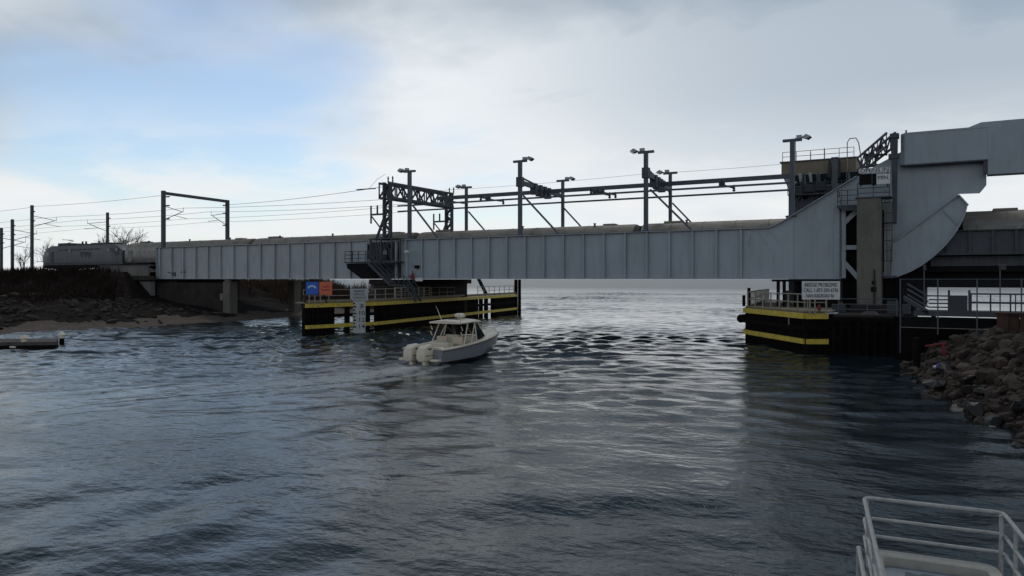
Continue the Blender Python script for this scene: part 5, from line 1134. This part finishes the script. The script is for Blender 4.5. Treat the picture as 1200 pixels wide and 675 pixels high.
for x in np.arange(wx0+1, wx1, 4.0): P('bent', MB().box((x-.12, WY+.3, -1), (x+.12, WY+1.9, 2.895)), 'timber', wk_)
p0, p1 = xat(1088, WY), xat(1113, WY)
for k in range(4): P('rail', MB().box((p0, WY+.02, 3.38+k*.22), (p1, WY+.07, 3.46+k*.22)), 'post', wk_)
P('gate_panel', MB().box((xat(1113, WY), WY+.02, 3.202), (xat(1134, WY), WY+.08, 4.12)), 'dkgrey', wk_)
for px in (1112, 1136): x = xat(px, WY); P('newel', MB().box((x-.06, WY, 3.2), (x+.06, WY+.12, 4.42)), 'dsteel', wk_)
railing(wk_, [(xat(1138, WY), WY+.05, 3.2), (wx1, WY+.05, 3.2)], 1.0, .95, 'dsteel', .04, 2)
railing(wk_, [(xat(1138, WY), WY+2.1, 3.2), (wx1, WY+2.1, 3.2)], 1.0, 2.2, 'dsteel', .03, 2, 'back_')
# ramp rails rising to the left end
for k in range(3): P('ramp_rail', MB().bar((p0, WY+.05, 3.42+k*.32), (p0-1.1, WY+.05, 4.15+k*.32), .05, .09), 'post', wk_)
P('ramp', MB().prism([(p0, WY, 3.2), (p0-1.3, WY, 4.05), (p0-1.3, WY, 3.8), (p0, WY, 2.95)], (0, 1.6, 0)), 'dsteel', wk_)
for px, py, lab in ((1083, 314.5, 'thin lamp post on the boardwalk near the segment plate'), (1172, 314, 'thin lamp post on the boardwalk near the right edge')):
    c = onY(px, py, WY+.1); t = thing('lamp_post', lab, 'lamp post', (c.x, c.y, 3.2)); P('pole', MB().tube([(c.x, c.y, 3.2), c], .035, 6), 'post', t); P('lamp', MB().box(c+Vector((-.05, -.12, -.12)), c+Vector((.28 if px > 1100 else .1, .12, .2))), 'dkgrey', t, bevel=.04)
bk = thing('timber_bulkhead', 'dark low wall under the boardwalk behind the fence', 'wall', (xat(1056, 54), 54, 0))
P('sheeting', MB().box((b1.x-.2, 53.6, -1.5), (24, 54.0, 2.62)), 'timber', bk); P('cap', MB().box((b1.x-.3, 53.5, 2.623), (24, 54.1, 2.7)), 'timber', bk)
rwx = xat(1168, 46.6)
rs = thing('sheet_pile_wall', 'low rusty sheet wall above the rocks at the right edge', 'wall', (rwx, 46.6, 2.3))
for i in range(16): P('panel', MB().box((rwx+i*.5+.01, 46.6+(i % 2)*.14, 1.8), (rwx+i*.5+.49, 46.72+(i % 2)*.14, 3.25)), 'rust', rs)
P('cap', MB().box((rwx-.1, 46.5, 3.253), (rwx+8.2, 46.95, 3.33)), 'rust', rs)
tp_ = onZ(1074, 432, .3); tag(P('timber_pile', MB().tube([(tp_.x, tp_.y, -1), (tp_.x, tp_.y, 1.9), (tp_.x, tp_.y, 1.95)], [.2, .18, .12], 9), 'timber', base=(tp_.x, tp_.y, 0)), 'leaning black timber pile at the foot of the rocks', 'pile')
rd = atD(1095, 404, 41.0); pk = thing('red_plank', 'faded red boards lying across the rocks by the fence', 'plank', rd)
P('board', MB().bar(rd+Vector((-.45, 0, -.1)), rd+Vector((.55, .1, .12)), .2, .07), 'red', pk); P('board', MB().bar(rd+Vector((.4, -.05, .08)), rd+Vector((.5, -.05, -.85)), .14, .07), 'red', pk)
bj = atD(1100.5, 430, 37.6); jg = thing('plastic_jug', 'blue and white plastic jug lying on the rocks', 'jug', bj)
P('body', MB().tube([bj+Vector((-.12, 0, 0)), bj+Vector((-.05, 0, .01)), bj+Vector((.25, .02, .03)), bj+Vector((.3, .02, .03))], [.1, .17, .17, .12], 10), 'bluep', jg, smooth=True); P('cap', MB().tube([bj+Vector((-.13, 0, 0)), bj+Vector((-.27, 0, -.02))], [.09, .05], 8), 'gel', jg)
for px, py, D, lab in ((1143, 480, 30.5, 'white scrap lying low among the wet rocks'), (1151, 413, 38, 'tiny white scrap among the upper rocks'), (1172, 385, 42, 'white scrap under the fence near the right edge')):
    c = atD(px, py, D); tag(P('litter', MB().prism([c+Vector(v) for v in ((-.1, 0, -.05), (.08, .02, -.08), (.12, .05, .06), (-.02, .1, .1), (-.1, .06, .05))], (.02, .08, .05)), 'gel', base=c), lab, 'litter')

# ================================================================== OUR OWN BOAT: bow rail in the foreground
ZR = EYE-2.59
FA, FB = cw(4.17, 9.0), cw(5.43, 8.41)
ax = (FB-FA).normalized(); aft = cw(-.368, -.93).normalized()            # aft points back towards the camera
FB = FA+ax*1.40
def fpt(a, b, z): p = FA+ax*a+aft*b; return Vector((p.x, p.y, z))
fb = thing('foreground_boat', 'white tubular bow rail and deck of the boat in the near right corner', 'boat', fpt(.7, 0, 0))
def rounded(path, r=.09):
    out = [path[0]]
    for i in range(1, len(path)-1):
        a, b, c = path[i-1], path[i], path[i+1]; d0 = (a-b).normalized(); d1 = (c-b).normalized()
        for k in range(5):
            t = k/4; out.append((b+d0*r)*(1-t)**2+b*2*t*(1-t)+(b+d1*r)*t**2)
    return out+[path[-1]]
for k, (zz, r) in enumerate(((ZR, .023), (ZR-.235, .020), (ZR-.44, .020))):
    P('rail', MB().tube(rounded([fpt(0, 4.2, zz), fpt(0, 0, zz), fpt(1.4, 0, zz), fpt(1.4, 4.2, zz)], .10), r, 10), 'fgrail', fb, smooth=True)
for a, b in ((0.03, .03), (1.36, .10), (0, .75), (1.4, .55), (0, 1.6), (1.4, 1.5), (0, 2.6), (1.4, 2.6)):
    P('stanchion', MB().tube([fpt(a, b, ZR-.75), fpt(a, b, ZR)], .021, 8), 'fgrail', fb, smooth=True)
for a in (.0, 1.345): P('gusset', MB().prism([fpt(a+.012, .02, ZR-.02), fpt(a+.055, .02, ZR-.02), fpt(a+.055, .02, ZR-.235), fpt(a+.03, .02, ZR-.235)], tuple(aft*.01)), 'fgrail', fb)
P('corner_post', MB().tube([fpt(-.06, .1, ZR-.56), fpt(-.06, .1, ZR-1.0)], .03, 8), 'fgrail', fb, smooth=True); P('side_tube', MB().tube([fpt(-.06, .1, ZR-.57), fpt(-.05, 4, ZR-.57)], .025, 8), 'fgrail', fb, smooth=True)
zc = ZR-.545
cp = rounded([fpt(.05, 4.2, 0), fpt(.05, .1, 0), fpt(1.32, .1, 0), fpt(1.32, 4.2, 0)], .16); cpi = rounded([fpt(.17, 4.2, 0), fpt(.17, .26, 0), fpt(1.2, .26, 0), fpt(1.2, 4.2, 0)], .12)
m = MB(); m.loft([[p+Vector((0,0,zc-.3)), p+Vector((0,0,zc-.02)), p.lerp(q, .2)+Vector((0,0,zc)), p.lerp(q, .85)+Vector((0,0,zc-.01)), q+Vector((0,0,zc-.03)), q+Vector((0,0,zc-.32))] for p, q in zip(cp, cpi)], closed=False, caps=False); P('coaming', m, 'fgcoam', fb, smooth=True)
P('deck', MB().prism([p+Vector((0,0,zc-.17)) for p in cpi], (0,0,.04)), 'fgdeck', fb)
pc = fpt(.50, .42, zc-.126)
P('deck_patch', MB().prism([pc+ax*u+aft*v for u, v in ((-.1,-.02),(.02,.03),(.08,-.03),(.22,0),(.3,.12),(.26,.25),(.1,.3),(-.05,.24),(-.12,.12))], (0,0,.004)), 'fgpatch', fb)
def hullsec(b, w0, w1, zt, zb): return [fpt(.69-w0, b, zt), fpt(.69+w0, b, zt), fpt(.69+w1, b, zb), fpt(.69-w1, b, zb)]
P('hull', MB().loft([hullsec(.08, .68, .12, zc-.31, -.3), hullsec(1.2, .70, .35, zc-.31, -.4), hullsec(4.2, .72, .6, zc-.31, -.4), hullsec(9.5, .74, .7, zc-.31, -.4)]), 'gel', fb)
